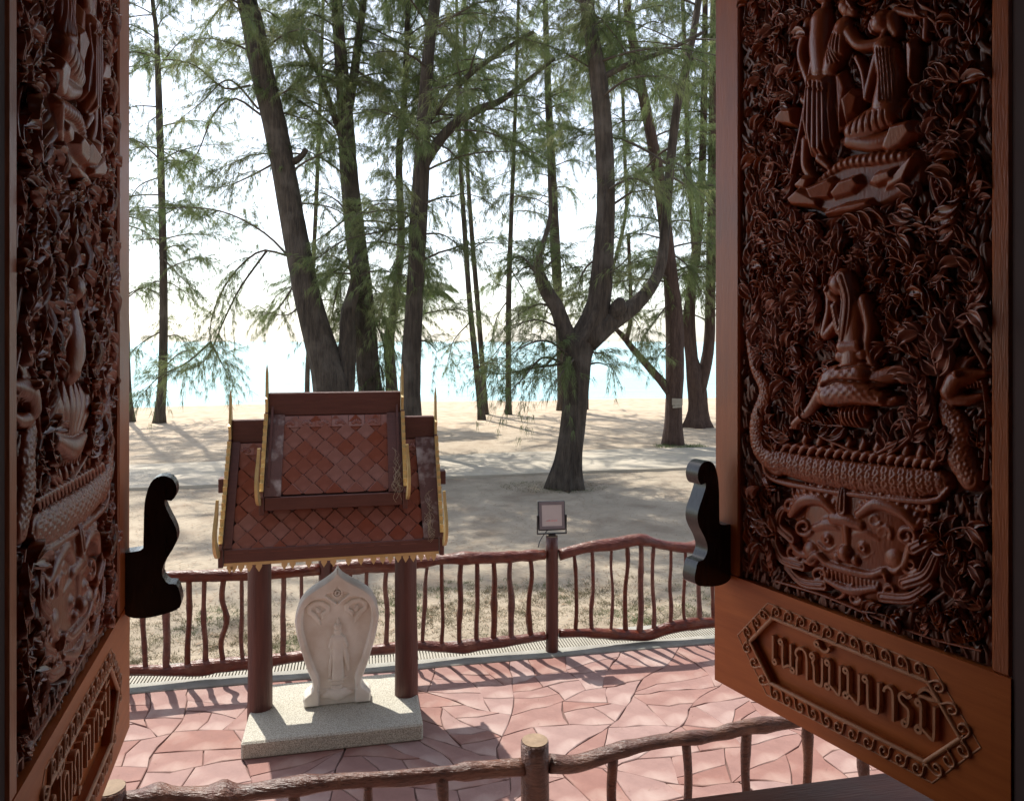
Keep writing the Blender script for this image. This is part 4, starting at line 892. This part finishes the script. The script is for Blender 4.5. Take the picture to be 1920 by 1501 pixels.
# ------------------------------------------------------------------ leaf-shaped boundary stone
K = .000706
ex = Vector((math.cos(SA), math.sin(SA), 0)); ey = Vector((-math.sin(SA), math.cos(SA), 0))
st = empty('boundary_stone', SH+ex*.012+ey*.02+Vector((0, 0, .1165)), SA); tag(st, 'pale leaf-shaped stone tablet carved with praying figure, between shrine posts', 'stone tablet')
hw = [(45,0),(72,14),(110,42),(150,95),(185,150),(235,235),(285,305),(340,355),(430,400),(540,420),(620,415),(760,390),(900,350),(1050,305),(1150,268),(1200,250),(1240,247),(1275,262),(1310,305),(1345,338),(1440,335)]
zz = lambda y: (1440-y)*K
rt = cr([(w*K, zz(y)) for y, w in hw], 60); rt = rt[rt[:, 0] >= 0]; OUT = [tuple(p) for p in rt]+[(-p[0], p[1]) for p in rt[::-1] if p[0] > .001]
def tablet():
    OUTr = OUT[::1]
    V, F = prism(OUTr, -.015, .075); autosmooth(fixnormals(ob('tablet_body', V, F, M['stone'], st, smooth=False)))
    r = Relief(-.31, .31, -.002, 1.0, .0034)
    ins, D = sdf(OUTr, r.U, r.Vv)
    lobe = [(0,405),(18,420),(60,380),(110,352),(165,342),(225,352),(285,385),(325,440),(345,520),(345,600),(330,700),(305,800),(275,900),(240,1010),(205,1090),(182,1150),(176,1210),(186,1270),(186,1275)]
    lt = cr([(x*K, zz(y)) for x, y in lobe], 60); INN = [tuple(p) for p in lt]+[(-p[0], p[1]) for p in lt[::-1]]
    ii, Di = sdf(INN, r.U, r.Vv)
    border = ins & ~ii; hb = .042*np.clip(np.minimum(D, Di)/.012, 0, 1)**.5; r.H = np.where(border, hb, np.where(ins, .003, 0))
    r.H = np.where(ins & (r.Vv < zz(1275)) & (np.abs(r.U) < .13), .012*np.clip(Di/.004, .3, 1), r.H)
    # small diamond with a ring at the top
    dm = [(0, zz(400)), (130*K, zz(290)), (45*K, zz(270)), (0, zz(215)), (-45*K, zz(270)), (-130*K, zz(290))]; i2, D2 = sdf(dm, r.U, r.Vv); r.H = np.where(i2, np.maximum(r.H-.022*np.clip(D2/.006, 0, 1), .004), r.H)
    for rad, hh in ((45, .010), (20, .016)):
        q = np.hypot(r.U, r.Vv-zz(282)); r.H = np.where(np.abs(q-rad*K) < .007, np.maximum(r.H, .030+hh*np.sqrt(np.clip(1-((q-rad*K)/.007)**2, 0, 1))), r.H)
    c = lambda pts, rd, k=1.0, base=.010: r.cap([((x-500)*K, zz(y)) for x, y in pts], [q*K for q in rd] if isinstance(rd, list) else rd*K, k, base)
    for s in (-1, 1):                        # curled leaves in the two upper lobes
        m = lambda pts: [(500+s*(x-500), y) for x, y in pts]
        c(m([(640,400),(600,430),(595,470),(640,500),(655,545)]), [26,24,22,24,8], .5); c(m([(650,395),(730,385),(785,420),(785,470),(740,500),(700,560),(672,615)]), [24,26,26,24,26,24,5], .5); c(m([(690,470),(700,440)]), [24,14], .6)
    # standing figure with folded hands and a trailing robe
    c([(507,560),(507,600)], [6,16]); c([(505,640)], 38, .8); c([(505,690),(508,720)], [38,34], .7); c([(505,770),(508,900),(505,1050),(505,1150)], [66,56,56,62], .55)
    for s, e in ((-1, 430), (1, 590)): c([(505+s*50,760),(e,845),(508+s*10,830)], [24,20,16], .8, .012)
    c([(560,850),(590,960),(612,1090)], [22,28,14], .6); c([(448,880),(436,1000),(425,1150)], [14,18,14], .6); c([(420,1185),(505,1195),(592,1180)], [14,22,14], .7); c([(440,1222),(505,1228),(555,1220)], [12,18,12], .7); c([(455,1270),(505,1275),(540,1262)], [18,22,16], .7)
    c([(350,1350),(430,1330),(500,1345),(580,1325),(650,1330)], [22,52,66,50,22], .6, .012)
    r.build('tablet_relief', M['stone'], st, -.0155)
tablet()

# ------------------------------------------------------------------ branch fences
def branch(name, P, Rd, m, parent, seed, n=None, seg=10, amp=.12, knots=3, bow=0.0):
    rg = np.random.default_rng(seed); P = np.asarray(P, float); L = np.linalg.norm(np.diff(P, axis=0), axis=1).sum(); n = n or max(10, int(L/.05)); Q = cr(P, n)
    Rr = np.interp(np.linspace(0, 1, n), np.linspace(0, 1, len(np.atleast_1d(Rd))), np.atleast_1d(Rd)).astype(float)
    t = np.linspace(0, 1, n); Rr *= 1+amp*np.interp(t, np.linspace(0, 1, max(4, n//4)), rg.normal(size=max(4, n//4)))*.6
    for k in range(knots): c = rg.uniform(.05, .95); Rr *= 1+rg.uniform(.08, .28)*np.exp(-((t-c)/(.045/max(L, .3)))**2)
    Q += np.stack([np.interp(t, np.linspace(0, 1, 7), rg.normal(size=7)*bow) for _ in range(3)], 1); ph = rg.uniform(0, 6, 4)
    V, F = tubevf(Q, Rr, seg, 0, rfun=lambda s, A: 1+.07*np.sin(2*A+ph[0]+s*5)+.05*np.sin(3*A+ph[1]-s*9)+.03*np.sin(5*A+ph[2]+s*14))
    return ob(name, V, F, m, parent)
FY = 6.445
ff = empty('branch_fence', online(1035, 1222, FY).xy.to_3d()); tag(ff, 'far red-brown branch fence along the terrace edge behind the shrine', 'fence'); fo = ff.location.copy()
lp = lambda px, py, dy=0.0: list(online(px, py, FY+dy)-fo)
def fpost(px, ytop, parent, org, yb, rad, m, hgt=None, seed=1):
    b = online(px, 1200, yb); top = hgt if hgt else online(px, ytop, yb).z
    V, F = tubevf(cr([(b.x, b.y, -.30), (b.x+.003, b.y, top*.5), (b.x, b.y, top)], 12)-np.array(org), np.linspace(rad*1.05, rad, 12), 18, 0, rfun=lambda t, A: 1+.03*np.sin(3*A+seed+t)+.02*np.sin(9*A+seed*2))
    o = ob('post', V, F, m, parent)
    A = np.linspace(0, 2*np.pi, 18, endpoint=False); V = [(b.x+rad*.93*math.cos(a)-org[0], b.y+rad*.93*math.sin(a)-org[1], top+z-org[2]) for z in (-.004, .004) for a in A]
    ob('post_top', V, [tuple(range(18, 36))]+[(i, (i+1) % 18, 18+(i+1) % 18, 18+i) for i in range(18)], M['cutwood'], o, smooth=False); return o
for i, px in enumerate((180, 610, 1035, 1462)): fpost(px, 1010, ff, fo, FY, .054, M['post'], 1.03, i+1)
rails = [([(60,1092),(243,1084),(330,1080),(450,1077),(540,1072),(600,1066)], (22,24,22,20,22)), ([(622,1066),(700,1059),(740,1060),(780,1054),(850,1047),(940,1044),(1022,1039)], (22,24,20,23,22)), ([(1048,1040),(1100,1026),(1150,1020),(1200,1011),(1240,1020),(1290,1026),(1345,1022),(1450,1030)], (20,22,20,24,26,28))]
for i, (p, w) in enumerate(rails): branch('top_rail', [lp(*q) for q in p], [x*.5*6.5/1400 for x in w], M['rail'], ff, 40+i, seg=12, knots=6, amp=.16)
lows = [([(60,1262),(243,1256),(330,1256),(420,1246),(480,1240),(540,1232),(600,1224)], (19,20,20,18)), ([(622,1226),(720,1216),(780,1210),(850,1213),(900,1207),(960,1200),(1022,1191)], (17,19,20,18)), ([(1048,1186),(1110,1186),(1180,1190),(1215,1190),(1250,1178),(1290,1170),(1340,1166),(1450,1160)], (18,22,24,20,18))]
for i, (p, w) in enumerate(lows): branch('bottom_rail', [lp(*q) for q in p], [x*.5*6.5/1400 for x in w], M['rail'], ff, 60+i, seg=12, knots=4, amp=.14)
bal = [(110,112,8),(150,148,9),(212,216,8),(240,238,9),(268,273,11),(310,311,13),(354,351,12),(383,385,11),(420,419,11),(453,455,9),(532,530,11),(565,568,9),(657,655,9),(688,690,9),(725,724,11),(765,768,9),(802,792,9),(828,827,9),(865,861,12),(894,893,11),(925,925,13),(957,958,13),(994,995,12),(1076,1079,9),(1110,1110,10),(1147,1145,8),(1176,1173,10),(1202,1198,14),(1226,1226,10),(1258,1256,9),(1285,1284,8),(1312,1312,11),(1337,1338,9),(1375,1376,9),(1410,1408,10)]
for i, (xt, xb_, w) in enumerate(bal):
    def ry(R_, x):
        for p, _ in R_:
            if p[0][0]-12 <= x <= p[-1][0]+12: return np.interp(x, [q[0] for q in p], [q[1] for q in p])
        return 1050
    yt, yb_ = ry(rails, xt), ry(lows, xb_); rg = random.Random(i); k = [lp(xt, yt)]
    for t in (.25, .5, .75): k.append(lp(xt+(xb_-xt)*t+rg.uniform(-4, 4)*(1.6 if i in (8, 16) else .8), yt+(yb_-yt)*t))
    k.append(lp(xb_, yb_)); branch('baluster', k, [w*.37*6.5/1400, w*.44*6.5/1400], M['rail'], ff, 100+i, n=16, seg=8, knots=2)
# near fence just outside the window
NY = 3.23
nf = empty('branch_fence', online(1003, 1501, NY).xy.to_3d()); tag(nf, 'near worn branch railing with cut post across the bottom of the view', 'fence'); no = nf.location.copy()
lq = lambda px, py: list(online(px, py, NY)-no)
for i, px in enumerate((205, 1003, 1790)): 
    top = online(px, (1477, 1388, 1320)[i], NY).z; fpost(px, 0, nf, no, NY, .062, M['rail_near'], top, 7+i)
nr_ = [([(-200,1530),(40,1512),(205,1503)], (38,36)), ([(222,1500),(320,1491),(420,1492),(520,1478),(640,1464),(760,1455),(880,1444),(980,1436)], (30,34,36,30,32,34)), ([(1030,1428),(1080,1430),(1160,1408),(1240,1390),(1330,1378),(1400,1360),(1470,1352),(1520,1344),(1600,1340),(1780,1330)], (34,32,33,30,30,32,26))]
for i, (p, w) in enumerate(nr_): branch('top_rail', [lq(*q) for q in p], [x*.43*3.25/1400 for x in w], M['rail_near'], nf, 80+i, n=70, seg=14, knots=7, amp=.14, bow=.004)
for i, (p, w) in enumerate(nr_): branch('bottom_rail', [(q[0], q[1], .13) for q in [lq(*q) for q in p]], .035, M['rail_near'], nf, 90+i, n=30, seg=10)
for i, (xt, w) in enumerate(((320,22),(430,20),(550,22),(690,20),(828,24),(1150,22),(1286,21),(1401,20),(1514,20),(1620,22),(1700,20))):
    R_ = nr_[1] if xt < 1000 else nr_[2]; yt = np.interp(xt, [q[0] for q in R_[0]], [q[1] for q in R_[0]]); a = lq(xt, yt); rg = random.Random(i+50)
    k = [a]+[[a[0]+rg.uniform(-.012, .012), a[1], a[2]+(.13-a[2])*t] for t in (.25, .5, .75)]+[[a[0], a[1], .13]]
    branch('baluster', k, [w*.44*3.25/1400]*2, M['rail_near'], nf, 300+i, n=20, seg=10, knots=3)

# ------------------------------------------------------------------ floodlight on the fence post
fl = empty('floodlight', online(1035, 1222, FY).xy.to_3d()+Vector((0, 0, 1.036)), R(7)); tag(fl, 'square black floodlight on top of the far fence post', 'floodlight')
def tilt(o): o.data.transform(Matrix.Translation((0, .02, .175)) @ Matrix.Rotation(R(-9), 4, 'X')); return o
tilt(ob('housing', *boxvf((-.123, -.012, -.13), (.123, .035, .13), .008), M['darkmetal'], fl, smooth=False))
mb = MB()
for a, b in (((-.113, -.017, .093), (.113, -.013, .118)), ((-.113, -.017, -.118), (.113, -.013, -.093)), ((-.113, -.017, -.0925), (-.090, -.013, .0925)), ((.090, -.017, -.0925), (.113, -.013, .0925))): mb.box(a, b)
tilt(mb.build('bezel', M['bezel'], fl)); tilt(ob('lens', *boxvf((-.0895, -.0155, -.0925), (.0895, -.012, .0925)), M['lens'], fl, smooth=False))
lb = MB()
for k in range(9): lb.box((-.05+k*.011, -.0165, -.052+(k % 2)*.004), (-.042+k*.011, -.0157, -.044+(k % 3)*.004))
tilt(lb.build('label_print', M['redprint'], fl))
mb = MB().box((-.134, .0, .02), (-.126, .03, .18)).box((.126, .0, .02), (.134, .03, .18)).box((-.134, .0, .012), (.134, .03, .020)).box((-.03, -.02, .0), (.03, .04, .012)); mb.build('bracket', M['darkmetal'], fl)
V, F = tubevf(cr([(-.02, .03, .06), (-.07, .03, -.0), (-.105, .02, -.05), (-.125, .0, -.10)], 14), .004, 6); ob('cable', V, F, M['darkmetal'], fl)

# ------------------------------------------------------------------ trees
GH = -.06
def needle_tris(P, D, n, L, wd, rg):
    """n thin needles at every point P, leaving along D and drooping"""
    m = len(P); p = np.repeat(P, n, 0); d = np.repeat(D, n, 0)+rg.normal(0, .42, (m*n, 3)); d[:, 2] -= .55
    d /= np.linalg.norm(d, axis=1)[:, None]; ln = L*rg.uniform(.55, 1.25, m*n)
    sd = np.cross(d, rg.normal(size=(m*n, 3))); sd /= np.linalg.norm(sd, axis=1)[:, None]+1e-9
    p = p+rg.normal(0, .02, p.shape); V = np.empty((m*n, 3, 3)); V[:, 0] = p-sd*wd; V[:, 1] = p+sd*wd; V[:, 2] = p+d*ln[:, None]; V[:, 2, 2] -= ln*.18
    return V.reshape(-1, 3)
def tree(label, paths, nb, size=1.0, seed=1, zlo=3.0, zhi=14.0, extra=(), bark='bark', nl=.20, wd=.0048, ext=8.0, dens=1.25, flare=1.5, nn=11, top=8, flute=1.0):
    """paths: first is the trunk [(px, py, width_px)] from the ground up, others limbs starting on it; extra: hand-placed leafy branches [(px, py)]"""
    rg = np.random.default_rng(seed); b = paths[0][0]; base = ground(b[0], b[1], GH); Yd = base.y
    root = empty('casuarina_tree', base); tag(root, label, 'tree'); off = np.array(base)
    lims = []
    for i, pth in enumerate(paths):
        dy = 0 if i == 0 else rg.uniform(-.5, .5)
        pts = [np.r_[np.array(atd(x, y, Yd+dy*k/max(1, len(pth)-1)))-off, w*.46*Yd/FPX] for k, (x, y, w) in enumerate(pth)]
        last, prev = pts[-1], pts[-2]
        if pth[-1][1] <= 20 and ext:                               # go on above the picture
            d = (last-prev)[:3]; d /= np.linalg.norm(d); d = d*.75+np.array([0, 0, .35]); pts += [np.r_[last[:3]+d*ext*.5, last[3]*.72], np.r_[last[:3]+d*ext, last[3]*.35]]
        n = max(14, int(len(pts)*7)); Q = cr(pts, n); P, Rr = Q[:, :3], np.clip(Q[:, 3], .012, None)
        ph = rg.uniform(0, 6, 6)
        if i == 0:
            z = P[:, 2]; Rr = Rr*(1+(flare-1)*np.exp(-np.clip(z, 0, None)/.28)); P[0, 2] -= .15
            rf = lambda t, A: 1+flute*(.10*np.exp(-t*9)+.035)*np.sin(5*A+ph[0])+flute*(.07*np.exp(-t*9)+.025)*np.sin(8*A+ph[1]+t*3)+.03*np.sin(3*A+ph[2]+t*14)+.02*np.sin(13*A+ph[3]+t*25)
        else: rf = lambda t, A: 1+.04*np.sin(3*A+ph[0]+t*9)+.03*np.sin(5*A+ph[1]-t*14)
        V, F = tubevf(P, Rr, 20 if Rr[0] > .1 else 10, .012, rfun=rf, rng=rg); o = ob('trunk' if i == 0 else 'limb', V, F, M[bark], root); lims.append((P, Rr))
    tw = MB(); NP, ND = [], []
    def twigs(B, count, leaf=1.0, r0=.02):
        V, F = tubevf(B, np.linspace(r0, .005, len(B)), 5, caps=False); tw.add(V, F)
        for k in range(count):
            t = rg.uniform(.18, 1.0); i = min(int(t*(len(B)-1)), len(B)-2); p = B[i]+(B[i+1]-B[i])*(t*(len(B)-1)-i); tg = B[i+1]-B[i]; tg = tg/(np.linalg.norm(tg)+1e-9)
            d = tg*.75+rg.normal(0, .55, 3)+np.array([0, 0, .15]); d /= np.linalg.norm(d); L_ = rg.uniform(.35, .85)*leaf; s = np.linspace(0, 1, 6)[:, None]
            C = p+d*L_*s+np.array([0, 0, -.30*L_])*s**2
            if rg.random() < .6: V, F = tubevf(C, np.linspace(.006, .002, 6), 3, caps=False); tw.add(V, F)
            Dd = np.gradient(C, axis=0); Dd /= np.linalg.norm(Dd, axis=1)[:, None]; NP.append(C[1:]); ND.append(Dd[1:])
    for pts in extra:
        dy = rg.uniform(-1.2, .6); B = np.array([np.array(atd(x, y, Yd+dy*k/(len(pts)-1)))-off for k, (x, y) in enumerate(pts)]); L_ = np.linalg.norm(np.diff(B, axis=0), axis=1).sum()
        twigs(cr(B, 16), int(9*L_*dens), 1.0, .03)
    wts = np.array([np.linalg.norm(np.diff(P, axis=0), axis=1).sum() for P, _ in lims]); wts /= wts.sum()
    for k in range(int(nb*1.3)+top):
        P, Rr = lims[rg.choice(len(lims), p=wts)]; i = rg.integers(1, len(P)-1)
        z = P[i][2]
        if k >= int(nb*1.3):                             # high canopy above the picture, which shades the ground
            hi_ = np.nonzero(P[:, 2] > 9)[0]
            if len(hi_) == 0: continue
            i = rg.choice(hi_); z = P[i][2]
        elif z < zlo or z > zhi: 
            i = rg.integers(len(P)//2, len(P)); z = P[i][2]
            if z < zlo: continue
        az = rg.uniform(0, 2*np.pi); el = rg.uniform(-.05, .75); L_ = size*rg.uniform(.9, 2.6)*(1.35 if k >= int(nb*1.3) else 1); d = np.array([math.cos(az)*math.cos(el), math.sin(az)*math.cos(el), math.sin(el)])
        s = np.linspace(0, 1, 9)[:, None]; B = P[i]+d*L_*s+np.array([0, 0, -.38*L_])*s**2.2+np.cumsum(rg.normal(0, .035, (9, 3)), 0)*s
        twigs(B, int(9*L_*dens), 1.0, min(.03, max(.010, Rr[i]*.35)))
    tw.build('branches', M['twig'], root, True)['kind'] = 'stuff'
    if NP:
        Pn, Dn = np.vstack(NP), np.vstack(ND); V = needle_tris(Pn, Dn, nn, nl, wd, rg)
        ob('crown', V, np.arange(len(V)).reshape(-1, 3), M['needle'], root, smooth=False)
        return len(V)//3
    return 0
NT = 0
NT += tree('thin leaning trunk at the far left edge beside the left shutter', [[(246,790,13),(240,720,12),(236,560,11),(228,300,9),(222,0,8)]], 14, .9, 1, 3, 12, extra=[[(236,560),(270,540),(310,560)], [(232,420),(280,440),(330,500)]])
NT += tree('tall thin straight tree standing alone in front of the sea at left', [[(298,792,19),(305,700,17),(307,560,15),(304,400,14),(298,200,13),(293,60,9),(286,0,8)]], 34, 1.15, 2, 1.8, 12,
           extra=[[(305,690),(340,660),(370,655)], [(304,620),(270,640),(245,660)], [(302,480),(340,520),(380,560)], [(304,330),(260,350),(230,400)], [(300,380),(350,390),(400,420)]])
NT += tree('thick leaning trunk with broken stump fork rising behind the shrine roof', [[(640,868,90),(634,800,84),(622,715,72),(600,640,60),(578,560,54),(556,450,50),(533,320,46),(512,220,46),(490,130,46),(468,20,42),(462,0,40)],
            [(640,760,46),(648,690,40),(652,640,34),(652,590,30),(664,540,24),(672,480,18)], [(540,305,18),(560,298,13),(575,280,10)]], 34, 1.25, 3, 4.2, 13,
           extra=[[(545,485),(500,440),(440,405),(380,390),(300,390),(232,388)], [(540,480),(490,470),(440,510),(405,570),(394,640),(432,682)], [(396,640),(350,680),(300,705),(262,745)], [(488,215),(440,185),(400,215),(360,300),(290,300)], [(485,205),(430,150),(380,190),(330,230)],
                  [(560,520),(520,580),(490,590)], [(575,560),(540,590),(500,585)], [(525,300),(470,330),(420,350),(370,350)], [(470,160),(420,165),(360,120),(290,114),(240,140)], [(500,470),(450,540),(420,600),(380,680),(310,700)], [(394,640),(410,670),(425,700)]])
NT += tree('mossy straight trunk forking high, second behind the shrine roof', [[(700,850,52),(698,760,48),(690,680,46),(682,560,42),(668,450,40),(655,330,36),(648,230,32),(640,120,26),(632,0,22)], [(648,235,20),(662,150,18),(674,60,15),(682,0,14)], [(655,300,15),(610,170,12),(575,90,10),(560,50,8)]], 60, 1.25, 4, 3.0, 14,
           extra=[[(690,640),(700,600),(720,650),(715,700)], [(670,480),(640,520),(620,600)], [(660,400),(610,440),(560,470)], [(680,560),(720,600),(740,660)], [(690,600),(660,640),(690,720)], [(672,500),(700,540),(740,560)], [(668,470),(640,500),(630,560)], [(685,590),(660,600),(640,640)], [(690,660),(715,690),(720,730)]], dens=1.35)
NT += tree('straight trunk with a long rising side limb right of the shrine roof', [[(768,880,46),(769,780,42),(772,660,38),(780,520,34),(786,400,34),(792,300,32),(798,180,26),(806,80,24),(816,0,22)], [(794,310,24),(815,275,22),(850,235,20),(900,205,17),(940,188,13),(990,150,9),(1040,110,7)], [(800,230,14),(860,160,12),(920,110,10),(1000,60,8)]], 62, 1.25, 5, 3.4, 14,
           extra=[[(780,470),(740,500),(720,560),(710,620)], [(786,395),(740,420),(700,460)], [(770,640),(800,640),(820,660)], [(782,440),(830,440),(870,470)]], dens=1.0)
NT += tree('thin dark trunk, left one of the close pair standing on the beach', [[(903,786,12),(893,690,12),(880,560,11),(870,420,10),(862,280,8),(858,120,7),(856,0,6)]], 14, 1.0, 6, 3.5, 13, extra=[[(893,690),(920,680),(960,690)], [(885,600),(850,640),(840,690)]])
NT += tree('thin dark trunk, right one of the close pair standing on the beach', [[(911,776,10),(904,680,10),(893,540,10),(884,430,9),(876,300,8),(872,120,7),(870,0,6)]], 14, 1.0, 7, 4, 13)
NT += tree('single thin upright trunk on the beach between the pair and big forked tree', [[(953,776,11),(953,680,11),(954,540,11),(958,420,9),(963,290,8),(968,150,7),(972,0,6)]], 22, 1.1, 8, 3.0, 13, extra=[[(954,560),(930,600),(915,680)], [(955,500),(990,560),(1000,600)], [(953,630),(930,660),(900,700)]])
NT += tree('big forked tree with flaring roots in the middle of sandy ground', [[(1063,914,54),(1070,850,44),(1078,780,45),(1084,700,46),(1084,655,58),(1104,618,52),(1122,570,46),(1130,490,40),(1136,380,34),(1132,260,34),(1122,150,34),(1108,60,28),(1100,0,28)],
            [(1078,660,44),(1058,615,34),(1042,575,30),(1025,548,28),(1014,520,24),(1008,495,16),(1018,460,11),(1032,400,8),(1030,330,6)], [(1100,640,50),(1140,605,44),(1180,580,34),(1215,545,26),(1238,500,22),(1247,430,20),(1256,320,19),(1270,200,17),(1292,100,15),(1310,0,14)], [(1150,596,30),(1160,575,34),(1164,560,14)],
            [(1122,150,14),(1180,120,11),(1250,95,9),(1320,60,7)]], 54, 1.15, 9, 5.0, 13.5,
           extra=[[(1014,525),(990,500),(960,520)], [(1016,520),(1020,480),(1040,470)], [(1080,680),(1030,640),(980,650),(930,690)], [(1075,690),(1020,670),(980,710),(950,740)], [(1070,680),(1000,690),(950,700),(900,700)], [(1085,690),(1120,680),(1150,690)], [(1060,620),(1010,600),(960,610)], [(1130,480),(1100,500),(1080,540)], [(1128,520),(1160,500),(1180,480)], [(1020,540),(1005,500),(1020,460)], [(1012,520),(1000,470),(1030,440)], [(1010,515),(975,480),(950,500)], [(1015,510),(1050,480),(1060,520)], [(1085,650),(1050,660),(1010,700),(985,730)], [(1080,640),(1110,660),(1150,660)], [(1045,580),(1010,570),(970,590)], [(1090,660),(1060,690),(1040,720)]], flare=1.4, flute=2.2, nl=.17, wd=.0045, dens=1.35)
NT += tree('slim trunk half hidden behind the big forked tree', [[(1056,770,18),(1052,660,18),(1046,540,18),(1040,440,20),(1034,300,17),(1028,180,14),(1022,0,11)]], 50, 1.3, 10, 3.0, 13, dens=1.05)
NT += tree('very thin young trunk just right of the big forked tree', [[(1098,765,9),(1110,640,8),(1170,420,7),(1172,300,7),(1165,120,6),(1160,0,5)]], 12, .9, 11, 3, 13)
NT += tree('trunk with a low left limb and small grey signboard', [[(1262,834,36),(1264,760,33),(1266,690,36),(1265,600,35),(1258,520,30),(1248,430,26),(1236,340,24),(1218,240,22),(1198,140,20),(1180,40,18),(1175,0,16)], [(1256,735,20),(1238,712,17),(1212,682,15),(1185,652,13),(1170,632,12),(1156,618,9)], [(1174,638,11),(1182,600,9),(1182,540,8),(1178,440,7)]], 56, 1.25, 12, 3.2, 13,
           extra=[[(1260,560),(1230,600),(1200,640)], [(1250,470),(1290,500),(1320,560)], [(1255,480),(1210,510),(1180,560)], [(1262,640),(1240,660),(1225,680)]], flare=1.35, bark='redbark')
NT += tree('double-stemmed trunk with spreading roots next to the right shutter', [[(1306,800,34),(1308,760,34),(1304,715,36),(1294,660,22),(1288,610,20),(1296,540,18),(1308,450,17),(1316,330,15),(1320,180,13),(1322,0,11)], [(1310,735,28),(1322,690,24),(1330,640,22),(1332,560,20),(1334,420,18),(1336,200,15),(1338,0,13)], [(1306,700,12),(1298,600,12),(1302,480,11),(1290,300,10),(1285,120,9),(1280,0,8)]], 56, 1.2, 13, 3.2, 13, flare=2.0, bark='redbark', dens=1.35,
           extra=[[(1330,500),(1300,520),(1280,560)], [(1334,380),(1300,370),(1270,400)], [(1330,300),(1300,300),(1285,340)]])
NT += tree('trunk beyond the right shutter whose branches reach into view', [[(1420,800,30),(1415,600,26),(1405,400,22),(1395,200,18),(1390,0,15)]], 44, 1.4, 14, 3.5, 13, extra=[[(1410,500),(1360,480),(1320,500),(1300,540)], [(1405,380),(1350,340),(1310,360)], [(1400,250),(1350,220),(1310,230)]])
NT += tree('very thin trunk behind the left of shrine roof before the sea', [[(577,790,10),(577,700,9),(584,560,8),(592,400,8),(600,200,7),(606,0,6)]], 14, 1.0, 15, 3.5, 13)
NT += tree('slender crooked trunk between the mossy trunk and the limbed trunk', [[(738,840,26),(734,720,22),(730,640,20),(742,560,17),(752,440,15),(748,300,14),(760,160,12),(765,0,10)]], 46, 1.2, 16, 2.8, 13, dens=1.35, extra=[[(732,640),(700,660),(690,700)], [(745,540),(770,580),(790,640)]])
print('needles', NT)

# small signboard on the trunk
bp = ground(1262, 834, GH); sg = empty('signboard', atd(1270, 756, bp.y-.36)); sg.rotation_euler.z = R(-10); tag(sg, 'small weathered grey board nailed to the limbed trunk', 'sign')
ob('board', *boxvf((-.14, -.012, -.05), (.14, .012, .13), .004), M['signwood'], sg, smooth=False); o = ob('board', *boxvf((-.13, -.012, -.12), (.12, .012, -.058), .004), M['signwood'], sg, smooth=False); o.rotation_euler.y = R(-5)
ob('batten', *boxvf((-.05, .0125, -.12), (.03, .10, .12), .004), M['signwood'], sg, smooth=False)

# coconut palm behind the limbed trunk
pb = ground(782, 800, GH); pm = empty('coconut_palm', pb); tag(pm, 'coconut palm with arching fronds half hidden behind the straight trunk', 'palm')
crown = np.array(atd(776, 560, pb.y))-np.array(pb); V, F = tubevf(cr([(0, 0, -.2), (-.1, .1, crown[2]*.5), tuple(crown)], 18), np.linspace(.19, .12, 18), 10, .02); ob('trunk', V, F, M['bark'], pm)
rg = np.random.default_rng(77)
for k in range(13):
    az = k*2.4; el = rg.uniform(.1, 1.1); L_ = rg.uniform(1.9, 2.6); s = np.linspace(0, 1, 16)[:, None]; d = np.array([math.cos(az)*math.cos(el), math.sin(az)*math.cos(el), math.sin(el)])
    B = crown+d*L_*s+np.array([0, 0, -1.5])*s**2; mb = MB(); mb.add(*tubevf(B, np.linspace(.025, .006, 16), 5)); T_ = np.gradient(B, axis=0); T_ /= np.linalg.norm(T_, axis=1)[:, None]
    for i in range(44):
        t = .12+.88*i/43; j = min(int(t*15), 14); p = B[j]+(B[j+1]-B[j])*(t*15-j); sd = np.cross(T_[j], (0, 0, 1.0)); sd /= np.linalg.norm(sd)
        for sg_ in (-1, 1):
            dd = sd*sg_*.8+T_[j]*.55+np.array([0, 0, -.35]); ll = .55*math.sin(math.pi*min(t*.85+.15, 1))+.12; wv = T_[j]*.018; e1 = p+dd*ll*.55; e2 = p+dd*ll+np.array([0, 0, -.22*ll])
            mb.add([p-wv*.5, p+wv*.5, e1+wv, e1-wv, e2], [(0, 1, 2, 3), (3, 2, 4)])
    mb.build('frond', M['palm'], pm)

# weeds at the feet of two trees and a ring of fallen needles
for (px, py, nm, lab, n, m_, rad) in ((1275, 838, 'weed_patch', 'low green weeds at the foot of the trunk with signboard', 700, 'weed', .55), (1040, 912, 'weed_patch', 'small weeds and fallen needles round the big forked tree', 1500, 'grass', .8)):
    c = ground(px, py, GH); a = rg.uniform(0, 6.28, n); r_ = rad*np.sqrt(rg.uniform(0, 1, n)); x = r_*np.cos(a)*1.3; y = r_*np.sin(a)*.8; h = rg.uniform(.02, .10 if m_ == 'weed' else .035, n); V = np.zeros((n, 3, 3)); w_ = .008 if m_ == 'weed' else .004; b2 = rg.uniform(0, 6.28, n)
    V[:, 0] = np.stack([x-w_*np.cos(b2), y-w_*np.sin(b2), 0*x], 1); V[:, 1] = np.stack([x+w_*np.cos(b2), y+w_*np.sin(b2), 0*x], 1); V[:, 2] = np.stack([x+rg.normal(0, .05, n), y+rg.normal(0, .05, n), h], 1)
    o = ob(nm, V.reshape(-1, 3), np.arange(3*n).reshape(n, 3), M[m_], smooth=False); o.location = c; tag(o, lab, 'plants', kind='stuff')
